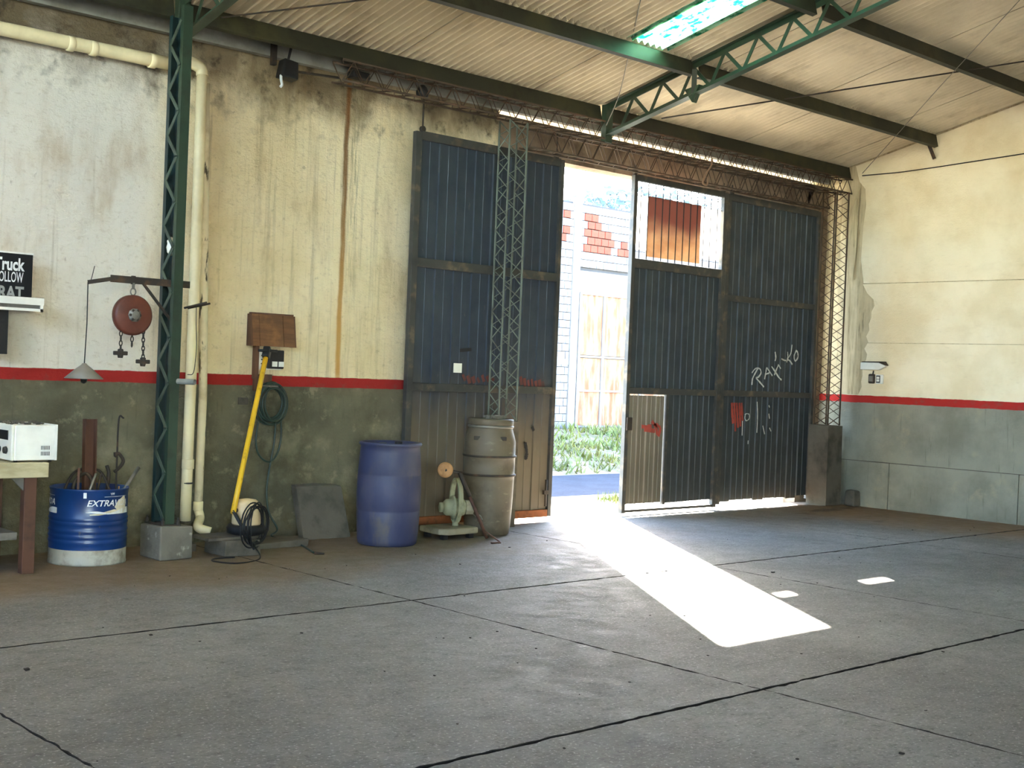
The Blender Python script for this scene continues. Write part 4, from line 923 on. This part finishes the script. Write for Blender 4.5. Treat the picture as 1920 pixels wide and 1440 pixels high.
MB().tube([y0_, y1_], .022, 12).build('pole', 'yellow paint', fp_)
MB().tube([y0_+Vector((.0, .02, .01)), pb+Vector((-.03, .0, .2))], .016, 8).build('pivot_bar', 'dark iron', fp_)
MB().bar(y0_+Vector((.0, 0, .02)), at(478, 1030, 1, f0.y-.02), .03, .02).build('foot_lever', 'black rubber', fp_)
dy = (y1_-y0_).normalized()
MB().bar(y1_-dy*.05, y1_+dy*.05, .06, .07).build('switch_box', 'black plastic', fp_, bevel=.008)
MB().tube([y1_+Vector((-.09, -.02, .02)), y1_+Vector((.09, -.02, .02))], .012, 10).build('handle_bar', 'black rubber', fp_)
R5 = random.Random(9); cc = at(470, 985, 1, f0.y+.06); cd_ = empty('power_cord', (cc.x, cc.y, .146)); tag(cd_, 'black power cord looped around the polisher motor', 'cord')
for k in range(8):
    rx_, rz_ = .15+R5.uniform(-.02, .03), .15+R5.uniform(-.02, .03); sh = R5.uniform(-.03, .03)
    MB().tube([(cc.x+sh+rx_*math.cos(a), cc.y-.06+.20*math.cos(a)*.6+R5.uniform(-.003, .003)-k*.004, cc.z+.01+rz_*math.sin(a)) for a in [j*math.pi/16 for j in range(32)]], .006, 6, True).build('loop', 'black rubber', cd_)
g0, g1, g2 = at(400, 1052, 2, .007), at(445, 1056, 2, .007), at(487, 1047, 2, .007)
MB().tube(spline([at(475, 1020, 1, f0.y-.02), g2, g1, g0, at(405, 1047, 2, .007), at(440, 1045, 2, .007)], 7), .006, 6).build('floor_tail', 'black rubber', cd_)

# ------------------------------------------------------------------ leaning slab, barrels
a0, a1 = at(568, 1016, 2, 0), at(651, 1013, 2, 0); t0, t1 = at(557, 912, 1, 9.38), at(644, 912, 1, 9.38)
ys = (a0.y+a1.y)/2; xs = a0.x
ls = MB().prism([(xs+.06, 9.20, .0), (xs+.55, 9.20, .0), (xs+.54, 9.36, t0.z-.01), (xs+.30, 9.36, t0.z+.005), (xs+.07, 9.36, t0.z)], (0, .09, .012)).build('paving_slab', 'dark concrete', bevel=.006); tag(ls, 'square grey stone slab leaning on the wall beside the blue barrel', 'slab')
bc = at(725, 1027, 2, 0); bd = Vector((-bc.x, -bc.y, 0)).normalized(); BC = bc-bd*.26; BC.z = 0
o = empty('plastic_barrel', BC); tag(o, 'closed faded blue plastic barrel standing against the gate', 'barrel')
pr = [(.235, 0), (.250, .012), (.258, .05), (.266, .20), (.270, .285), (.266, .292), (.271, .300), (.275, .45), (.271, .590), (.267, .597), (.270, .605), (.262, .72), (.256, .79), (.252, .835), (.262, .842), (.270, .856), (.262, .870), (.235, .868), (.225, .846), (.02, .842)]
MB().lathe(pr, BC, 56).build('body', 'barrel blue', o)
for dx, dy_ in ((.13, .06), (-.13, -.06)): MB().lathe([(.03, .845), (.034, .85), (.034, .866), (.028, .87)], BC+Vector((dx, dy_, 0)), 14).build('bung', 'black plastic', o)
kc = at(912, 1006, 2, 0); kd = Vector((-kc.x, -kc.y, 0)).normalized(); KC = kc-kd*.20; KC.z = 0
o = empty('plastic_keg', KC); tag(o, 'tall dusty brown keg with screw lid below the lattice post', 'barrel')
pr = [(.19, 0), (.205, .015), (.214, .08), (.226, .25), (.235, .50), (.237, .545), (.244, .553), (.244, .562), (.237, .57), (.238, .715), (.246, .724), (.246, .734), (.238, .742), (.238, .86), (.222, .92), (.205, .975), (.200, 1.0)]
MB().lathe(pr, KC, 52).build('body', 'keg brown', o)
for zz in (.557, .729): MB().lathe([(.238, zz-.012), (.250, zz-.008), (.250, zz+.006), (.238, zz+.01)], KC, 52).build('hoop', 'dark iron', o)
MB().lathe([(.205, .985), (.214, .992), (.214, 1.006), (.205, 1.012)], KC, 52).build('clamp_ring', 'grey steel', o)
MB().lathe([(.208, 1.012), (.212, 1.02), (.212, 1.062), (.204, 1.07), (.19, 1.072), (.185, 1.05), (.02, 1.046)], KC, 52).build('lid', 'keg brown', o)
for s in (-1, 1):
    rv = Vector((kd.y, -kd.x, 0))*s; q = KC+rv*.10*1.0+kd*.195+Vector((0, 0, .895)); MB().bar(q+rv*.05, q-rv*.05, .02, .035).build('grip', 'dark iron', o, bevel=.005)
q = KC+Vector((.08, .02, 1.073)); cr = MB(); R6 = random.Random(6)
for k in range(26):
    c = q+Vector((R6.uniform(-.1, .1), R6.uniform(-.06, .08), 0)); s = R6.uniform(.008, .022); cr.box((c.x-s, c.y-s, 1.071), (c.x+s, c.y+s, 1.071+s*1.3), s*.3)
tag(cr.build('rubble_crumbs', 'concrete block'), 'pale mortar crumbs lying on the brown keg lid', 'rubble', kind='stuff')

# ------------------------------------------------------------------ old pump on its stand
pc = at(841, 1008, 2, 0); ps = empty('old_pump', (pc.x, pc.y, 0)); tag(ps, 'old green-grey cast pump head on a flat stand beside the blue barrel', 'pump')
MB().prism([(pc.x-.20, pc.y-.10, .045), (pc.x-.14, pc.y-.17, .045), (pc.x+.22, pc.y-.15, .045), (pc.x+.24, pc.y-.10, .045), (pc.x+.22, pc.y+.20, .045), (pc.x-.18, pc.y+.20, .045)], (0, 0, .055)).build('stand_plate', 'pump base', ps, bevel=.012)
for dx, dy_ in ((-.13, -.09), (.17, -.09), (.17, .14), (-.13, .14)): MB().box((pc.x+dx-.025, pc.y+dy_-.025, 0), (pc.x+dx+.025, pc.y+dy_+.025, .046)).build('foot', 'black plastic', ps)
hh = at(855, 945, 1, pc.y+.02)
MB().lathe([(.03, 0), (.026, .02), (.022, hh.z-.18)], (hh.x, hh.y, .10), 16).build('stem', 'pump paint', ps)
M45 = Matrix.Rotation(math.radians(-25), 3, 'Z')
MB().lathe([(.02, -.115), (.055, -.113), (.075, -.09), (.078, -.04), (.105, -.035), (.108, -.02), (.080, -.015), (.082, .04), (.07, .075), (.05, .085)], hh-Vector((0, 0, .03)), 28, 'x', M=M45).build('casing', 'pump paint', ps)
MB().lathe([(.03, -.155), (.045, -.15), (.045, -.125), (.028, -.12), (.028, -.09)], hh-Vector((0, 0, .03)), 20, 'x', M=M45).build('inlet_flange', 'pump paint', ps)
MB().lathe([(.05, .08), (.066, .085), (.066, .155), (.05, .16), (.02, .165)], hh-Vector((0, 0, .03)), 9, 'x', False, M=M45).build('gear_cap', 'pump base', ps)
yk = MB(); n_ = 36
for j in range(n_):
    a_ = 2*math.pi*j/n_
    for rx_, rz_, dx in ((.085, .205, -.03), (.085, .205, .035), (.068, .186, .035), (.068, .186, -.03)):
        yk.v.append(hh+Matrix.Rotation(math.radians(-8), 3, 'Z') @ Vector((dx*.7, rx_*math.cos(a_), .035+rz_*math.sin(a_))))
yk.f = [(j*4+i, j*4+(i+1) % 4, ((j+1) % n_)*4+(i+1) % 4, ((j+1) % n_)*4+i) for j in range(n_) for i in range(4)]; yk.sm = [False]*len(yk.f)
yk.build('yoke_ring', 'pump paint', ps)
MB().tube(spline([hh+Vector((.12, -.05, -.06)), hh+Vector((.17, -.08, -.11)), hh+Vector((.20, -.10, -.10)), hh+Vector((.22, -.12, -.14))], 5), .006, 6).build('drain_cock', 'grey steel', ps)
# long-handled plunger leaning there
dq = at(835, 881, 1, 8.60); pl = empty('plunger_pole', at(913, 1009, 2, 0)); tag(pl, 'dark iron pipe with round wooden disc leaning on the keg', 'tool')
top = at(862, 886, 1, 8.62); bot = at(913, 1009, 2, .015); mid = top.lerp(bot, .36)
MB().tube([top, mid], .021, 10).build('sleeve', 'dark iron', pl); MB().tube([mid, bot], .015, 10).build('pipe', 'brown iron', pl)
vd = Vector((-dq.x, -dq.y, 0)).normalized(); Mr = vd.to_track_quat('Z', 'Y').to_matrix()
MB().lathe([(.015, -.02), (.06, -.02), (.068, -.01), (.068, .012), (.05, .022), (.02, .02)], dq, 28, M=Mr).build('wooden_disc', 'pale wood', pl)
MB().tube([dq+vd*.02, top], .012, 8).build('cross_shaft', 'black plastic', pl)
tl = at(937, 1016, 2, .008); MB().tube(spline([bot.lerp(top, .12), tl, tl+Vector((-.05, -.02, 0)), tl+Vector((-.12, -.02, 0))], 6), .008, 6).build('bent_rod', 'brown iron', pl)

# ------------------------------------------------------------------ right wall fittings
l0, l1 = at(1615, 686, 0, XR-.03), at(1663, 686, 0, XR-.03)
o = empty('emergency_light', (XR, (l0.y+l1.y)/2, l0.z)); tag(o, 'small white emergency light on the right wall above the switches', 'light')
ya, yb = l0.y, l1.y; dz = .045
MB().prism([(XR, ya, l0.z-dz), (XR, lerp(ya, yb, .72), l0.z-dz), (XR, yb, l0.z), (XR, lerp(ya, yb, .72), l0.z+dz), (XR, ya, l0.z+dz)], (-.055, 0, 0)).build('diffuser', 'white enamel', o, bevel=.006)
MB().prism([(XR, ya-.01, l0.z+dz), (XR, lerp(ya, yb, .85), l0.z+dz), (XR, lerp(ya, yb, .85), l0.z+dz+.016), (XR, ya-.03, l0.z+dz+.012)], (-.06, 0, 0)).build('cap', 'dark iron', o)
MB().prism([(XR-.002, yb+.10, l0.z+dz), (XR-.002, yb-.005, l0.z+.01), (XR-.002, yb+.03, l0.z+dz+.016)], (-.058, 0, 0)).build('end_cap', 'dark iron', o)
w0 = at(1634, 710, 0, XR-.02); w1 = at(1648, 711, 0, XR-.02)
o = tag(empty('wall_socket', (XR, w0.y, w0.z)), 'dark-rimmed round-cornered socket left of the light switch', 'socket')
MB().box((XR-.03, w0.y-.045, w0.z-.06), (XR, w0.y+.045, w0.z+.06)).build('case', 'dark iron', o, bevel=.02)
MB().box((XR-.034, w0.y-.025, w0.z-.035), (XR-.03, w0.y+.030, w0.z+.035)).build('face', 'grey steel', o)
MB().tube([(XR-.01, w0.y-.01, w0.z+.06), (XR-.012, w0.y-.02, w0.z+.10)], .007, 6).build('cable', 'black rubber', o)
o = tag(empty('light_switch', (XR, w1.y, w1.z)), 'white light switch beside the dark-rimmed socket', 'switch')
MB().box((XR-.025, w1.y-.055, w1.z-.058), (XR, w1.y+.045, w1.z+.058)).build('plate', 'white enamel', o, bevel=.006)
MB().box((XR-.028, w1.y-.02, w1.z-.045), (XR-.024, w1.y+.035, w1.z+.045)).build('surround', 'black plastic', o)
for s in (-1, 1): MB().box((XR-.034, w1.y-.01, w1.z+s*.017-.014), (XR-.027, w1.y+.025, w1.z+s*.017+.014)).build('rocker', 'white plastic', o)
b0, b1 = at(1738, 262, 0, XR-.10), at(1752, 298, 0, XR-.04)
o = MB().bar(b0, b1, .04, .012, (1, 0, 0)).build('wall_strap', 'dark iron'); tag(o, 'dark steel strap hanging from the second purlin end on the right wall', 'strap')
# cables and tie rods
def cable(name, pts, r, m, label, cat='cable', n=8): return tag(MB().tube(pts, r, 6).build(name, m), label, cat)
cn = Vector((XR-.02, 8.99, at(1620, 329, 0, XR-.02).z)); e_ = at(1918, 290, 0, XR-.02); e_ = cn.lerp(e_, 2.4)
cable('wall_cable', [cn, cn.lerp(e_, .1)-Vector((0, 0, .02)), cn.lerp(e_, .2)-Vector((0, 0, .015)), cn.lerp(e_, .42)+Vector((0, 0, .01)), e_+Vector((0, 0, .15))], .006, 'black rubber', 'thin black cable sagging across the right wall')
cable('stay_wire', [cn+Vector((0, 0, .03)), at_roof(1760, 165, .2), at_roof(1912, 0, .12)], .004, 'grey steel', 'thin stay wire slanting up from the right wall corner', 'wire')
cable('tie_rod', [at_roof(1240, 222, .12), at_roof(1920, 115, .12), at_roof(1920, 115, .12).lerp(at_roof(1240, 222, .12), -.4)], .008, 'dark iron', 'dark diagonal tie rod under the roof right of the truss', 'rod')
cable('tie_rod', [at_roof(415, 33, .10), at_roof(680, 0, .10), at_roof(680, 0, .10).lerp(at_roof(415, 33, .1), -.5)], .007, 'dark iron', 'dark diagonal tie rod under the roof by the green column', 'rod')
cable('hanging_wire', spline([at_roof(1201, 0, .05), at(1188, 60, 1, 7.9), at(1176, 115, 1, 8.3), at(1160, 180, 1, 8.7), at(1137, 235, 1, 9.02)], 6), .005, 'grey steel', 'pale wire hanging from the roof down to the truss end', 'wire')
# flood light
fq = at(535, 132, 1, 9.30); o = empty('flood_light', (fq.x, 9.3, fq.z)); tag(o, 'square black flood light on a rod under the gutter', 'flood light')
MB().prism([(fq.x-.10, 9.20, fq.z-.075), (fq.x+.07, 9.20, fq.z-.085), (fq.x+.08, 9.22, fq.z+.07), (fq.x-.055, 9.22, fq.z+.085)], (.02, .13, .0)).build('housing', 'black plastic', o, bevel=.01)
MB().prism([(fq.x-.08, 9.198, fq.z-.06), (fq.x+.05, 9.198, fq.z-.068), (fq.x+.06, 9.217, fq.z+.055), (fq.x-.045, 9.217, fq.z+.065)], (0, .003, 0)).build('glass', 'black plastic', o)
MB().bar((fq.x+.01, 9.28, fq.z+.08), at(549, 78, 1, 9.28), .016, .016).build('support_rod', 'black plastic', o)
MB().tube([(fq.x+.09, 9.3, fq.z+.01), at(635, 146, 1, 9.30)], .011, 8).build('conduit', 'dark iron', o)
MB().tube(spline([(fq.x-.09, 9.22, fq.z-.07), (fq.x-.10, 9.2, fq.z-.11), (fq.x-.09, 9.2, fq.z-.15), (fq.x-.105, 9.2, fq.z-.17)], 5), .012, 6).build('loose_lead', 'print white', o)
q = at(515, 95, 1, 9.38); o = MB().box((q.x-.02, 9.37, q.z-.12), (q.x+.02, 9.415, q.z+.09)).build('gutter_strap', 'dark iron'); tag(o, 'dark strap holding the gutter beside the flood light', 'strap')
q = at(673, 142, 1, 9.34); o = MB().box((q.x-.09, 9.29, q.z-.03), (q.x+.09, 9.40, q.z+.03)).build('ballast_box', 'black plastic', bevel=.01); tag(o, 'flat black box inside the left end of the lattice truss', 'box')
q = at(792, 172, 1, 9.30); o = MB().lathe([(.03, -.05), (.055, -.045), (.06, 0), (.04, .04), (.02, .06)], q, 14).build('pulley', 'black plastic'); tag(o, 'dark round pulley in the truss above the gate hanger', 'pulley')

# ------------------------------------------------------------------ litter on the floor
lit = MB(); R7 = random.Random(12)
for k in range(150):
    x, y = R7.uniform(2, 13.5), R7.uniform(2.2, 8.3); s = R7.uniform(.0015, .005)*(1 if R7.random() < .93 else 2)
    lit.box((x-s, y-s*1.3, 0), (x+s, y+s, s*.8), s*.35)
tag(lit.build('floor_grit', 'dirt joint'), 'scattered dark grit and crumbs on the concrete floor', 'grit', kind='stuff')
for o in col.objects:
    if o.type == 'MESH':                                  # keep long thin faces from being lit through the roof
        o.cycles.shadow_terminator_geometry_offset = 0; o.cycles.shadow_terminator_offset = 0
